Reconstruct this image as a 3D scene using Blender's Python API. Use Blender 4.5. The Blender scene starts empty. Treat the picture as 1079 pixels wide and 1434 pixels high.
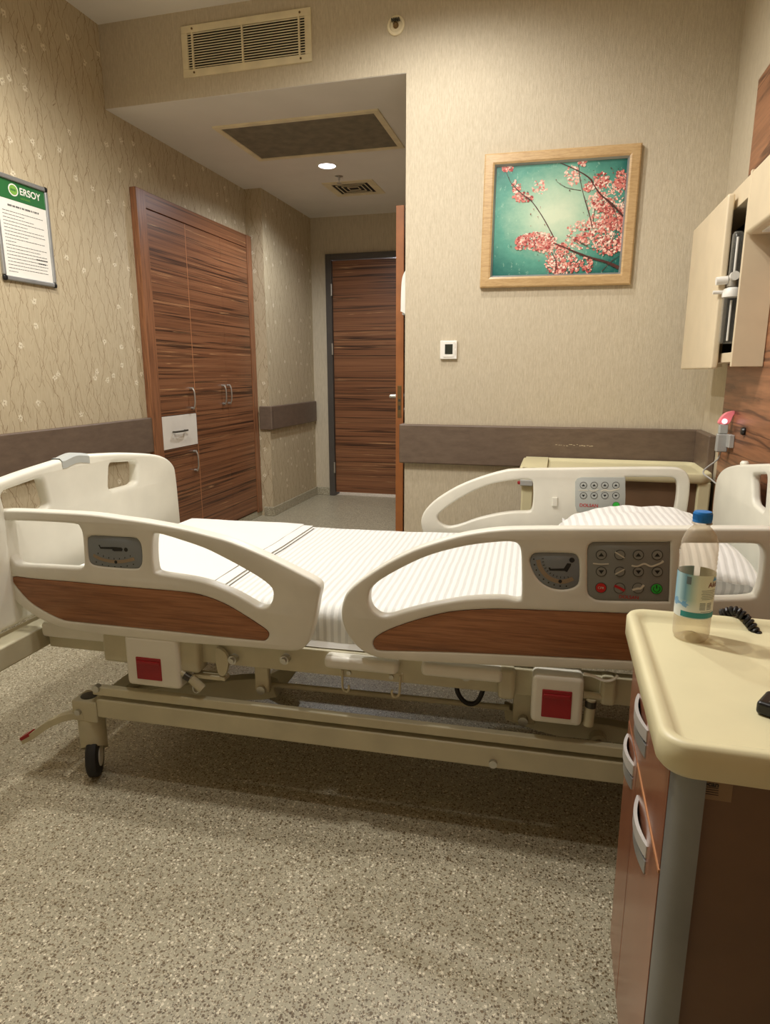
import bpy, bmesh, math, random
from mathutils import Matrix, Vector, noise
random.seed(7)
PI = math.pi
SC = bpy.context.scene
COL = SC.collection

# ------------------------------------------------------------------ camera (solved from the room's vanishing points)
CAM = Vector((0.0, 0.0, 1.15))
FPX, CX, CY = 904.0, 539.5, 717.0
pitch, yaw, roll = math.radians(12.264), math.radians(14.869), math.radians(-0.098)
FW = Vector((-math.sin(yaw)*math.cos(pitch), math.cos(yaw)*math.cos(pitch), -math.sin(pitch)))
_r = Vector((math.cos(yaw), math.sin(yaw), 0)); _u = _r.cross(FW)
RT = _r*math.cos(roll)+_u*math.sin(roll)
UP = -_r*math.sin(roll)+_u*math.cos(roll)

def ray(x, y): return FW + RT*((x-CX)/FPX) - UP*((y-CY)/FPX)
def on(x, y, ax, v):
    """world point on the plane axis = v that was measured at photo pixel (x, y)"""
    d = ray(x, y); return CAM + d*((v-CAM[ax])/d[ax])

# bed frame of reference
BO = Vector((-1.254, 1.40, 0.0)); BTH = math.radians(2.2)
BMAT = Matrix.Translation(BO) @ Matrix.Rotation(BTH, 4, 'Z')
BEX, BEY = Vector((math.cos(BTH), math.sin(BTH), 0)), Vector((-math.sin(BTH), math.cos(BTH), 0))
def bl(x, y, v):          # bed-local (lx, z) on local y = v
    d = ray(x, y); q = CAM + d*(((BO-CAM).dot(BEY)+v)/d.dot(BEY)); return ((q-BO).dot(BEX), q.z)
def bx_(x, y, v):         # bed-local (ly, z) on local x = v
    d = ray(x, y); q = CAM + d*(((BO-CAM).dot(BEX)+v)/d.dot(BEX)); return ((q-BO).dot(BEY), q.z)
def bz(x, y, z):
    q = on(x, y, 2, z); return ((q-BO).dot(BEX), (q-BO).dot(BEY))

cam = bpy.data.cameras.new('camera'); co = bpy.data.objects.new('camera', cam); COL.objects.link(co)
m3 = Matrix((RT, UP, -FW)).transposed()
co.matrix_world = Matrix.Translation(CAM) @ m3.to_4x4()
cam.sensor_fit = 'VERTICAL'; cam.sensor_height = 36.0; cam.lens = 36.0*FPX/1434.0
cam.clip_start = 0.05
SC.camera = co

# ------------------------------------------------------------------ materials
def lin(c):
    return tuple(((v/255.0)/12.92 if v/255.0 <= 0.04045 else ((v/255.0+0.055)/1.055)**2.4) for v in c)
def rgba(c): return (*lin(c), 1.0)

class NT:
    def __init__(s, name, rough=0.5, metal=0.0, col=(200, 200, 200), spec=0.5):
        s.m = bpy.data.materials.new(name); s.m.use_nodes = True
        s.t = s.m.node_tree; s.b = s.t.nodes['Principled BSDF']
        s.b.inputs['Base Color'].default_value = rgba(col)
        s.b.inputs['Roughness'].default_value = rough
        s.b.inputs['Metallic'].default_value = metal
        s.b.inputs['Specular IOR Level'].default_value = spec
    def n(s, ty, **kw):
        nd = s.t.nodes.new(ty)
        for k, v in kw.items():
            if k.startswith('i_'):
                nd.inputs[k[2:].replace('_', ' ')].default_value = v
            else: setattr(nd, k, v)
        return nd
    def l(s, a, b): s.t.links.new(a, b)
    def pos(s, scale=(1, 1, 1), rot=(0, 0, 0), obj=False):
        mp = s.n('ShaderNodeMapping'); mp.inputs['Scale'].default_value = scale; mp.inputs['Rotation'].default_value = rot
        if obj:
            g = s.n('ShaderNodeTexCoord'); s.l(g.outputs['Object'], mp.inputs['Vector'])
        else:
            g = s.n('ShaderNodeNewGeometry'); s.l(g.outputs['Position'], mp.inputs['Vector'])
        return mp.outputs['Vector']
    def noise(s, vec, scale=5, detail=3, rough=0.5, dist=0.0):
        nd = s.n('ShaderNodeTexNoise'); nd.inputs['Scale'].default_value = scale; nd.inputs['Detail'].default_value = detail
        nd.inputs['Roughness'].default_value = rough; nd.inputs['Distortion'].default_value = dist
        s.l(vec, nd.inputs['Vector']); return nd
    def voro(s, vec, scale=5, feature='F1', rnd=1.0):
        nd = s.n('ShaderNodeTexVoronoi', feature=feature); nd.inputs['Scale'].default_value = scale
        nd.inputs['Randomness'].default_value = rnd; s.l(vec, nd.inputs['Vector']); return nd
    def ramp(s, fac, stops, interp='LINEAR'):
        r = s.n('ShaderNodeValToRGB'); r.color_ramp.interpolation = interp
        e = r.color_ramp.elements
        while len(e) < len(stops): e.new(0.5)
        for k, (p, c) in enumerate(stops):
            e[k].position = p; e[k].color = rgba(c) if len(c) == 3 else c
        s.l(fac, r.inputs['Fac']); return r.outputs['Color']
    def math(s, op, a, b=None):
        nd = s.n('ShaderNodeMath', operation=op)
        for k, v in enumerate((a, b)):
            if v is None: continue
            if isinstance(v, (int, float)): nd.inputs[k].default_value = v
            else: s.l(v, nd.inputs[k])
        return nd.outputs[0]
    def mix(s, fac, a, b, mode='MIX'):
        nd = s.n('ShaderNodeMix', data_type='RGBA', blend_type=mode)
        for sock, v in ((nd.inputs[0], fac), (nd.inputs[6], a), (nd.inputs[7], b)):
            if isinstance(v, (int, float)): sock.default_value = v
            elif isinstance(v, tuple): sock.default_value = rgba(v)
            else: s.l(v, sock)
        return nd.outputs[2]
    def base(s, c): s.l(c, s.b.inputs['Base Color'])
    def bump(s, h, strength=0.3, dist=0.002):
        b = s.n('ShaderNodeBump'); b.inputs['Strength'].default_value = strength; b.inputs['Distance'].default_value = dist
        s.l(h, b.inputs['Height']); s.l(b.outputs['Normal'], s.b.inputs['Normal'])

BLK, WHT = (0, 0, 0, 1), (1, 1, 1, 1)
M = {}
def plain(key, col, rough=0.5, metal=0.0, spec=0.5, var=0.05, scale=9):
    k = NT(key, rough, metal, col, spec)
    n = k.noise(k.pos(obj=True), scale, 4)
    lo = tuple(max(0, c*(1-var)) for c in col); hi = tuple(min(255, c*(1+var)) for c in col)
    k.base(k.ramp(n.outputs['Fac'], [(0.3, lo), (0.7, hi)]))
    M[key] = k.m; return k

plain('bed_plastic', (224, 221, 208), 0.38, var=0.025)
plain('headboard_plastic', (228, 226, 212), 0.42, var=0.02)
plain('bed_metal', (190, 183, 155), 0.40, var=0.05)
plain('dark_metal', (70, 66, 56), 0.4, 0.4)
plain('grip_metal_lit', (206, 204, 200), 0.4, 0.5)  # lighter copy of the handle metal, colouring the upper blade as lit
plain('steel', (190, 188, 180), 0.34, 0.85)
plain('chrome', (225, 225, 225), 0.12, 1.0)
plain('rubber', (28, 26, 25), 0.6)
plain('black_plastic', (16, 15, 15), 0.35)
plain('red_plastic', (150, 18, 26), 0.4)
plain('panel_grey', (134, 135, 129), 0.5, var=0.03)
plain('panel_light_grey', (176, 180, 176), 0.5, var=0.03)
plain('gauge_grey', (126, 132, 136), 0.45, var=0.05)
plain('gauge_groove', (150, 132, 108), 0.5)
plain('symbol_black', (22, 22, 22), 0.5)
plain('symbol_white', (214, 208, 190), 0.5)
plain('button_grey', (140, 140, 132), 0.45)
plain('button_ring', (62, 62, 58), 0.5)
plain('button_red', (204, 34, 30), 0.4)
plain('button_green', (52, 190, 62), 0.4)
plain('logo_red', (190, 38, 42), 0.5)
plain('tray_cream', (219, 211, 172), 0.42, var=0.02)
plain('column_shaded', (128, 129, 127), 0.4, 0.4)  # aluminium darkened: the column's shade is put into its colour
plain('cabinet_brown', (112, 87, 64), 0.5, var=0.05)
plain('aluminium', (165, 166, 164), 0.36, 0.6)
plain('copper_edge', (186, 128, 86), 0.45)
plain('unit_cream', (216, 200, 170), 0.45, var=0.02)
plain('dark_inside', (38, 30, 24), 0.7)
plain('vent_cream', (226, 214, 180), 0.45)
plain('vent_black', (14, 13, 12), 0.8)
plain('door_edge_wood', (150, 92, 48), 0.45, var=0.08)
plain('door_frame_grey', (74, 68, 62), 0.5)
plain('white_lacquer', (222, 216, 204), 0.4, var=0.02)
plain('white_plastic', (235, 232, 224), 0.4, var=0.02)
plain('grey_plastic', (170, 170, 166), 0.45)
plain('screen_dark', (44, 48, 40), 0.3)
plain('brass_worn', (120, 96, 62), 0.4, 0.7)
plain('paper', (236, 232, 222), 0.6, var=0.01)
plain('print_green', (38, 104, 52), 0.5, var=0.03)
plain('logo_green', (120, 168, 70), 0.5)
plain('ink', (60, 58, 56), 0.6)
plain('cap_blue', (24, 116, 190), 0.4)
plain('label_teal', (42, 140, 142), 0.45)
plain('label_blue', (70, 150, 200), 0.45)
plain('label_brown', (120, 60, 40), 0.5)
plain('label_ink', (96, 110, 112), 0.5)
plain('bark', (72, 32, 24), 0.5, var=0.2, scale=60)
plain('petal_pale', (226, 178, 160), 0.5, var=0.12, scale=80)
plain('petal_pink', (204, 118, 106), 0.5, var=0.12, scale=80)
plain('petal_red', (158, 62, 58), 0.5, var=0.12, scale=80)
plain('petal_light', (240, 214, 196), 0.5, var=0.08, scale=80)
plain('hatch_dark', (120, 112, 94), 0.7, var=0.10, scale=14)
plain('coil', (20, 18, 18), 0.4)
plain('sticker', (140, 116, 86), 0.5)
plain('scuff', (205, 190, 160), 0.6)

# ceiling paint
k = NT('ceiling_paint', 0.8, 0, (224, 220, 212)); n = k.noise(k.pos(), 3, 3)
k.base(k.ramp(n.outputs['Fac'], [(0.3, (220, 216, 208)), (0.7, (228, 224, 216))])); M['ceiling'] = k.m
# picture-wall wallpaper: fine vertical ribbing
k = NT('ribbed_wallpaper', 0.62, 0, (200, 186, 158), 0.35)
n1 = k.noise(k.pos((1, 1, 0.06)), 300, 3, 0.65); n2 = k.noise(k.pos((1, 1, 0.25)), 190, 3, 0.7); n3 = k.noise(k.pos(), 260, 2)
c = k.ramp(n1.outputs['Fac'], [(0.25, (176, 163, 138)), (0.55, (198, 186, 162)), (0.8, (214, 203, 181))])
c = k.mix(0.35, c, k.ramp(n2.outputs['Fac'], [(0.3, (174, 161, 136)), (0.7, (214, 203, 181))]))
k.base(c); k.bump(k.math('ADD', n1.outputs['Fac'], k.math('MULTIPLY', n3.outputs['Fac'], 0.5)), 0.5, 0.0025); M['wall_back'] = k.m
# twig-and-blossom wallpaper on the left walls (pattern lives in the Y-Z plane)
k = NT('twig_wallpaper', 0.62, 0, (190, 174, 146), 0.35)
g0 = k.n('ShaderNodeNewGeometry'); sx = k.n('ShaderNodeSeparateXYZ'); k.l(g0.outputs['Position'], sx.inputs[0])
cxyz = k.n('ShaderNodeCombineXYZ'); k.l(k.math('ADD', sx.outputs['X'], sx.outputs['Y']), cxyz.inputs['Y']); k.l(sx.outputs['Z'], cxyz.inputs['Z'])
def wp(scale, rot=(0, 0, 0)):
    mp = k.n('ShaderNodeMapping'); mp.inputs['Scale'].default_value = scale; mp.inputs['Rotation'].default_value = rot; k.l(cxyz.outputs[0], mp.inputs['Vector']); return mp.outputs['Vector']
sy = k.n('ShaderNodeSeparateXYZ'); k.l(cxyz.outputs[0], sy.inputs[0])
def twigs(fy, fz, seed, amp, jag, w, gy, gz, gth):
    """thin leaning twigs: fy per metre across, fz lean, amp slow sway, jag kinks; broken up by a noise gate"""
    mp = wp((1, 5.5, 3.2)); 
    off = k.n('ShaderNodeVectorMath', operation='ADD'); off.inputs[1].default_value = (seed, 0, 0); k.l(mp, off.inputs[0])
    n_ = k.noise(off.outputs[0], 1.0, 1); 
    off2 = k.n('ShaderNodeVectorMath', operation='ADD'); off2.inputs[1].default_value = (seed+9, 0, 0); k.l(wp((1, 20, 30)), off2.inputs[0])
    j_ = k.noise(off2.outputs[0], 1.0, 2)
    f_ = k.math('ADD', k.math('ADD', k.math('MULTIPLY', sy.outputs['Y'], fy), k.math('MULTIPLY', sy.outputs['Z'], fz)),
                k.math('ADD', k.math('MULTIPLY', n_.outputs['Fac'], amp), k.math('MULTIPLY', j_.outputs['Fac'], jag)))
    d_ = k.math('ABSOLUTE', k.math('SUBTRACT', k.math('FRACT', f_), 0.5))
    off3 = k.n('ShaderNodeVectorMath', operation='ADD'); off3.inputs[1].default_value = (seed+21, 0, 0); k.l(wp((1, gy, gz)), off3.inputs[0])
    g_ = k.noise(off3.outputs[0], 1.0, 1)
    return k.math('MULTIPLY', k.math('LESS_THAN', d_, w), k.math('GREATER_THAN', g_.outputs['Fac'], gth))
l1 = twigs(11, 3.4, 1.0, 1.0, 0.30, 0.016, 9, 4, 0.42); l2 = twigs(12, -3.4, 5.0, 1.0, 0.30, 0.016, 10, 5, 0.46)
l3 = twigs(17, 11.0, 11.0, 1.2, 0.4, 0.021, 16, 13, 0.54); l4 = twigs(18, -10.0, 16.0, 1.2, 0.4, 0.021, 16, 13, 0.54); l5 = twigs(14, 1.5, 30.0, 1.0, 0.35, 0.018, 11, 6, 0.49)
lines = k.math('MAXIMUM', k.math('MAXIMUM', l1, l2), k.math('MAXIMUM', l5, k.math('MULTIPLY', k.math('MAXIMUM', l3, l4), 0.8)))
n1 = k.noise(k.pos((1, 1, 0.1)), 200, 2); n2 = k.noise(k.pos(), 500, 2)
bg = k.ramp(n1.outputs['Fac'], [(0.25, (180, 164, 134)), (0.75, (198, 184, 154))])
c2d = k.n('ShaderNodeCombineXYZ'); k.l(sy.outputs['Y'], c2d.inputs['X']); k.l(sy.outputs['Z'], c2d.inputs['Y'])
fl = k.voro(c2d.outputs[0], 8.0, 'F1', 1.0); fl.voronoi_dimensions = '2D'
ang = k.noise(wp((0, 1, 1)), 110, 2)
pet = k.math('LESS_THAN', fl.outputs['Distance'], k.math('ADD', 0.095, k.math('MULTIPLY', k.math('SUBTRACT', ang.outputs['Fac'], 0.5), 0.34)))
sel = k.n('ShaderNodeSeparateColor'); k.l(fl.outputs['Color'], sel.inputs[0])
pet = k.math('MULTIPLY', pet, k.math('GREATER_THAN', sel.outputs[0], 0.45))
cen = k.math('MULTIPLY', k.math('LESS_THAN', fl.outputs['Distance'], 0.03), k.math('GREATER_THAN', sel.outputs[0], 0.45))
c = k.mix(k.math('MULTIPLY', lines, 0.72), bg, (128, 102, 70))
c = k.mix(k.math('MULTIPLY', pet, 0.85), c, (226, 216, 190)); c = k.mix(k.math('MULTIPLY', cen, 0.6), c, (130, 104, 70))
k.base(c); k.bump(k.math('ADD', n2.outputs['Fac'], lines), 0.35, 0.0015); M['wall_left'] = k.m
# plain hall wall
k = NT('plain_wallpaper', 0.6, 0, (190, 178, 154), 0.35); n = k.noise(k.pos((1, 1, 0.1)), 180, 3)
k.base(k.ramp(n.outputs['Fac'], [(0.3, (184, 172, 148)), (0.7, (200, 188, 164))])); M['wall_plain'] = k.m
# speckled vinyl floor
def vinyl(key, coarse=1.0, rough=0.34):
    k = NT(key, rough, 0, (168, 154, 124), 0.5)
    p = k.pos()
    wn = k.noise(p, 240*coarse, 2)
    va = k.n('ShaderNodeVectorMath', operation='MULTIPLY_ADD'); va.inputs[1].default_value = (0.006, 0.006, 0)
    k.l(wn.outputs['Color'], va.inputs[0]); k.l(p, va.inputs[2])
    c = k.ramp(k.noise(p, 60*coarse, 4, 0.7).outputs['Fac'], [(0.3, (156, 149, 126)), (0.7, (178, 171, 148))])
    for sc, th, lo, col, amt in ((115, 0.40, 0.66, (92, 74, 48), 0.9), (175, 0.42, 0.68, (112, 92, 62), 0.85), (100, 0.36, 0.80, (226, 218, 194), 0.9),
                                 (220, 0.42, 0.66, (214, 204, 178), 0.75), (250, 0.42, 0.72, (72, 58, 40), 0.8)):
        v = k.voro(va.outputs[0], sc*coarse); s = k.n('ShaderNodeSeparateColor'); k.l(v.outputs['Color'], s.inputs[0])
        mk = k.math('MULTIPLY', k.math('LESS_THAN', v.outputs['Distance'], th), k.math('GREATER_THAN', s.outputs[0], lo))
        c = k.mix(k.math('MULTIPLY', mk, amt), c, col)
    k.base(c)
    r = k.noise(p, 2.2, 4, 0.65); 
    mr = k.n('ShaderNodeMapRange'); mr.inputs[3].default_value = rough-0.08; mr.inputs[4].default_value = rough+0.12
    k.l(r.outputs['Fac'], mr.inputs[0]); k.l(mr.outputs[0], k.b.inputs['Roughness'])
    M[key] = k.m
vinyl('floor', 1.2)
# zebrano wood; grain runs along the stretched axes
def wood(key, scale, cols, rough=0.36, fine=1.0, contrast=1.0, pale=True, cscale=1.0):
    k = NT(key, rough, 0, cols[1], 0.45)
    p = k.pos(scale)
    n0 = k.noise(p, 3.0*cscale, 3, 0.55, 0.06)
    n1 = k.noise(p, 7.0*cscale, 3, 0.55, 0.05); n2 = k.noise(p, 22.0*fine, 3, 0.6, 0.05)
    c = k.ramp(n1.outputs['Fac'], [(0.28, cols[0]), (0.46, cols[1]), (0.60, cols[2]), (0.78, cols[1])])
    c = k.mix(0.45, c, k.ramp(n2.outputs['Fac'], [(0.3, cols[0]), (0.52, cols[1]), (0.72, cols[2])]))
    band = k.ramp(n0.outputs['Fac'], [(0.43, BLK), (0.46, WHT), (0.47, WHT), (0.495, BLK)])
    c = k.mix(k.math('MULTIPLY', band, 0.85*contrast), c, cols[3])
    band2 = k.ramp(n1.outputs['Fac'], [(0.36, BLK), (0.375, WHT), (0.39, BLK)])
    c = k.mix(k.math('MULTIPLY', band2, 0.6*contrast), c, cols[3])
    if pale:
        n3 = k.noise(p, 5.0*cscale, 2, 0.5, 0.08)
        band3 = k.ramp(n3.outputs['Fac'], [(0.618, BLK), (0.626, WHT), (0.634, BLK)])
        c = k.mix(k.math('MULTIPLY', band3, 0.75), c, (214, 168, 118))
    k.base(c); M[key] = k.m
Z = [(86, 54, 35), (124, 80, 52), (146, 100, 68), (36, 22, 15)]
wood('zebrano', (0.085, 0.085, 9.0), Z)
wood('zebrano_vertical', (14.0, 14.0, 0.5), [(92, 58, 38), (136, 90, 60), (158, 108, 74), (70, 44, 30)], contrast=0.5, pale=False)
wood('headwall_wood', (0.25, 0.25, 4.5), [(96, 62, 42), (146, 98, 68), (170, 118, 84), (66, 38, 26)], contrast=0.9, pale=False)
wood('rail_wood', (0.7, 0.7, 18.0), [(116, 74, 46), (148, 98, 62), (168, 116, 78), (96, 60, 38)], rough=0.38, contrast=0.35, pale=False)
wood('cabinet_wood', (20.0, 20.0, 0.5), [(104, 62, 44), (138, 88, 64), (156, 104, 78), (86, 50, 36)], rough=0.2, contrast=0.4, pale=False)
wood('frame_maple', (3.0, 3.0, 26.0), [(170, 138, 96), (190, 158, 112), (202, 172, 128), (156, 122, 80)], rough=0.34, contrast=0.25, pale=False)
# bumper rail vinyl
k = NT('bumper_vinyl', 0.45, 0, (104, 88, 74), 0.45); n = k.noise(k.pos((1, 1, 3)), 14, 5, 0.7)
k.base(k.ramp(n.outputs['Fac'], [(0.3, (98, 82, 69)), (0.7, (114, 97, 82))])); M['bumper'] = k.m
# bed linen: woven satin stripes across the bed
def linen(key, stripes=True, col=(226, 226, 222)):
    k = NT(key, 0.75, 0, col, 0.25)
    p = k.pos(obj=True)
    n = k.noise(p, 9, 4, 0.6); f = k.noise(p, 300, 2)
    h = k.math('MULTIPLY', n.outputs['Fac'], 1.2)
    if stripes:
        w = k.n('ShaderNodeTexWave', wave_type='BANDS', bands_direction='X'); w.inputs['Scale'].default_value = 16.0; w.inputs['Distortion'].default_value = 0.6
        w.inputs['Detail'].default_value = 1.0; k.l(p, w.inputs['Vector'])
        c = k.ramp(w.outputs['Fac'], [(0.25, tuple(v-16 for v in col)), (0.55, tuple(min(255, v+6) for v in col))])
        k.base(c)
        h = k.math('ADD', h, k.math('MULTIPLY', w.outputs['Fac'], 0.22))
    k.bump(k.math('ADD', h, k.math('MULTIPLY', f.outputs['Fac'], 0.1)), 0.5, 0.006)
    k.b.inputs['Sheen Weight'].default_value = 0.15
    M[key] = k.m
linen('linen_striped'); linen('linen_plain', False, (230, 229, 224)); linen('pillow_linen', True, (232, 231, 228))
# clear plastics
def clear(key, col, rough, ior=1.45):
    k = NT(key, rough, 0, col, 0.5); k.b.inputs['Transmission Weight'].default_value = 1.0; k.b.inputs['IOR'].default_value = ior
    M[key] = k.m; return k
k = NT('bottle_plastic', 0.12, 0, (225, 216, 200), 0.5)
tr = k.n('ShaderNodeBsdfTransparent'); tr.inputs[0].default_value = rgba((246, 242, 234))
mx = k.n('ShaderNodeMixShader'); lw = k.n('ShaderNodeLayerWeight'); lw.inputs['Blend'].default_value = 0.35
out = k.t.nodes['Material Output']
fac = k.math('ADD', k.math('MULTIPLY', lw.outputs['Facing'], 0.5), 0.09)
k.l(fac, mx.inputs[0]); k.l(tr.outputs[0], mx.inputs[1]); k.l(k.b.outputs[0], mx.inputs[2]); k.l(mx.outputs[0], out.inputs['Surface'])
nb = k.noise(k.pos(obj=True), 70, 3); k.bump(nb.outputs['Fac'], 0.35, 0.002)
M['bottle'] = k.m
k = NT('flask_plastic', 0.1, 0, (200, 196, 184), 0.5)
tr = k.n('ShaderNodeBsdfTransparent'); mx = k.n('ShaderNodeMixShader'); lw = k.n('ShaderNodeLayerWeight'); lw.inputs['Blend'].default_value = 0.4
k.l(k.math('ADD', k.math('MULTIPLY', lw.outputs['Facing'], 0.45), 0.05), mx.inputs[0]); k.l(tr.outputs[0], mx.inputs[1]); k.l(k.b.outputs[0], mx.inputs[2])
k.l(mx.outputs[0], k.t.nodes['Material Output'].inputs['Surface']); M['flask'] = k.m
# emitters: the downlight lens and the call light
def emit(key, col, st):
    k = NT(key, 0.4, 0, col); k.b.inputs['Emission Color'].default_value = rgba(col); k.b.inputs['Emission Strength'].default_value = st; M[key] = k.m
emit('lamp_lens', (255, 250, 255), 14.0)
emit('call_light', (240, 130, 138), 0.22)
emit('call_hot', (255, 200, 205), 2.0)
# teal print background: pale glow in the middle of the printed sky, scratched
k = NT('print_sky', 0.35, 0, (90, 170, 150), 0.4)
tc = k.n('ShaderNodeTexCoord'); mp = k.n('ShaderNodeMapping'); mp.inputs['Location'].default_value = (-0.48, -0.55, 0)
k.l(tc.outputs['UV'], mp.inputs[0])
ln = k.n('ShaderNodeVectorMath', operation='LENGTH'); k.l(mp.outputs[0], ln.inputs[0])
nz = k.noise(tc.outputs['UV'], 7, 5, 0.7)
d = k.math('ADD', ln.outputs['Value'], k.math('MULTIPLY', k.math('SUBTRACT', nz.outputs['Fac'], 0.5), 0.25))
c = k.ramp(d, [(0.06, (206, 218, 190)), (0.26, (160, 194, 168)), (0.45, (88, 152, 134)), (0.68, (24, 92, 86))])
sm = k.n('ShaderNodeMapping'); sm.inputs['Scale'].default_value = (34, 14, 1); sm.inputs['Rotation'].default_value = (0, 0, 0.7); k.l(tc.outputs['UV'], sm.inputs[0])
s1 = k.noise(sm.outputs[0], 1.0, 2); s2 = k.noise(tc.outputs['UV'], 60, 4, 0.8)
scr = k.math('MULTIPLY', k.math('GREATER_THAN', s1.outputs['Fac'], 0.64), k.math('GREATER_THAN', s2.outputs['Fac'], 0.5))
c = k.mix(k.math('MULTIPLY', scr, 0.28), c, (190, 220, 196)); k.base(c); M['print_sky'] = k.m
# bottle label (UV: u around, v up)
k = NT('bottle_label', 0.4, 0, (220, 226, 216), 0.5)
tc = k.n('ShaderNodeTexCoord'); sp = k.n('ShaderNodeSeparateXYZ'); k.l(tc.outputs['UV'], sp.inputs[0])
c = k.ramp(sp.outputs['X'], [(0.02, (118, 178, 204)), (0.22, (176, 208, 214)), (0.34, (104, 150, 166)), (0.42, (150, 186, 184)), (0.56, (214, 218, 198)), (1.0, (206, 208, 188))])
c = k.mix(k.ramp(sp.outputs['Y'], [(0.18, WHT), (0.42, BLK)]), c, (224, 230, 224))
nn = k.noise(tc.outputs['UV'], 9, 4); 
mt = k.math('MULTIPLY', k.math('LESS_THAN', k.math('ADD', sp.outputs['X'], k.math('MULTIPLY', nn.outputs['Fac'], 0.35)), 0.58), k.math('MULTIPLY', k.math('GREATER_THAN', k.math('ADD', sp.outputs['Y'], k.math('MULTIPLY', nn.outputs['Fac'], 0.4)), 0.46), k.math('LESS_THAN', k.math('ADD', sp.outputs['Y'], k.math('MULTIPLY', nn.outputs['Fac'], -0.5)), 0.14)))
c = k.mix(k.math('MULTIPLY', mt, 0.75), c, (72, 146, 196)); k.base(c); M['bottle_label'] = k.m

# ------------------------------------------------------------------ mesh helpers
MW = {}
def mw(o): return MW.get(o.name, Matrix.Identity(4))

class MB:
    def __init__(s): s.b = bmesh.new(); s.mats = []; s.cur = 0
    def mat(s, m):
        if m not in s.mats: s.mats.append(m)
        s.cur = s.mats.index(m); return s
    def face(s, vs):
        try: f = s.b.faces.new(vs)
        except ValueError: return None
        f.material_index = s.cur; return f
    def box(s, a, b, mtx=None):
        (x0, y0, z0), (x1, y1, z1) = a, b
        x0, x1 = min(x0, x1), max(x0, x1); y0, y1 = min(y0, y1), max(y0, y1); z0, z1 = min(z0, z1), max(z0, z1)
        v = [Vector(p) for p in ((x0, y0, z0), (x1, y0, z0), (x1, y1, z0), (x0, y1, z0), (x0, y0, z1), (x1, y0, z1), (x1, y1, z1), (x0, y1, z1))]
        if mtx: v = [mtx @ p for p in v]
        v = [s.b.verts.new(p) for p in v]
        for q in ((3, 2, 1, 0), (4, 5, 6, 7), (0, 1, 5, 4), (1, 2, 6, 5), (2, 3, 7, 6), (3, 0, 4, 7)): s.face([v[i] for i in q])
        return s
    def bar(s, p, q, w, h, up=(0, 0, 1)):
        """box beam from p to q, w across, h along up"""
        p, q = Vector(p), Vector(q); d = (q-p); L = d.length; d.normalize()
        up = Vector(up); sd = d.cross(up).normalized(); up = sd.cross(d)
        mtx = Matrix((d, sd, up)).transposed().to_4x4(); mtx.translation = p
        return s.box((0, -w/2, -h/2), (L, w/2, h/2), mtx)
    def cyl(s, p, q, r, r2=None, n=20, cap=True):
        p, q = Vector(p), Vector(q); d = (q-p).normalized()
        a = d.orthogonal().normalized(); c = d.cross(a); r2 = r if r2 is None else r2
        A = [s.b.verts.new(p+(a*math.cos(2*PI*i/n)+c*math.sin(2*PI*i/n))*r) for i in range(n)]
        B = [s.b.verts.new(q+(a*math.cos(2*PI*i/n)+c*math.sin(2*PI*i/n))*r2) for i in range(n)]
        for i in range(n): s.face([A[i], A[(i+1) % n], B[(i+1) % n], B[i]])
        if cap: s.face(A[::-1]); s.face(B)
        return s
    def tube(s, pts, r, n=10, closed=False, rs=None):
        pts = [Vector(p) for p in pts]; rings = []; N = len(pts)
        prev = None
        for i, p in enumerate(pts):
            if closed: d = pts[(i+1) % N]-pts[i-1]
            else: d = pts[min(i+1, N-1)]-pts[max(i-1, 0)]
            d.normalize()
            a = d.orthogonal().normalized() if prev is None else (prev-d*prev.dot(d)).normalized()
            prev = a; c = d.cross(a); rr = rs[i] if rs else r
            rings.append([s.b.verts.new(p+(a*math.cos(2*PI*j/n)+c*math.sin(2*PI*j/n))*rr) for j in range(n)])
        for i in range(N if closed else N-1):
            A, B = rings[i], rings[(i+1) % N]
            for j in range(n): s.face([A[j], A[(j+1) % n], B[(j+1) % n], B[j]])
        if not closed: s.face(rings[0][::-1]); s.face(rings[-1])
        return s
    def lathe(s, prof, c, n=32, axis=None, cap=True):
        """prof: (r, h) pairs along axis (default +Z) from point c"""
        c = Vector(c); d = Vector(axis).normalized() if axis else Vector((0, 0, 1))
        a = Vector((1, 0, 0)) if axis is None else d.orthogonal().normalized(); e = d.cross(a)
        rings = [[s.b.verts.new(c+d*h+(a*math.cos(2*PI*i/n)+e*math.sin(2*PI*i/n))*max(r, 1e-5)) for i in range(n)] for r, h in prof]
        for A, B in zip(rings, rings[1:]):
            for i in range(n): s.face([A[i], A[(i+1) % n], B[(i+1) % n], B[i]])
        if cap:
            if prof[0][0] > 1e-4: s.face(rings[0][::-1])
            if prof[-1][0] > 1e-4: s.face(rings[-1])
        return s
    def prism(s, pts, f, t0, t1):
        """2-D outline pts lifted by f(a, b, t) between t0 and t1"""
        A = [s.b.verts.new(f(a, b, t0)) for a, b in pts]; B = [s.b.verts.new(f(a, b, t1)) for a, b in pts]
        n = len(pts)
        for i in range(n): s.face([A[i], A[(i+1) % n], B[(i+1) % n], B[i]])
        s.face(A[::-1]); s.face(B); return s
    def build(s, name, mat=None, parent=None, local=False, smooth=True, bevel=0.0, seg=2, subsurf=0, angle=35):
        me = bpy.data.meshes.new(name)
        bmesh.ops.recalc_face_normals(s.b, faces=s.b.faces)
        s.b.to_mesh(me); s.b.free()
        return link(name, me, mat, parent, local, smooth, bevel, seg, subsurf, s.mats, angle)

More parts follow.
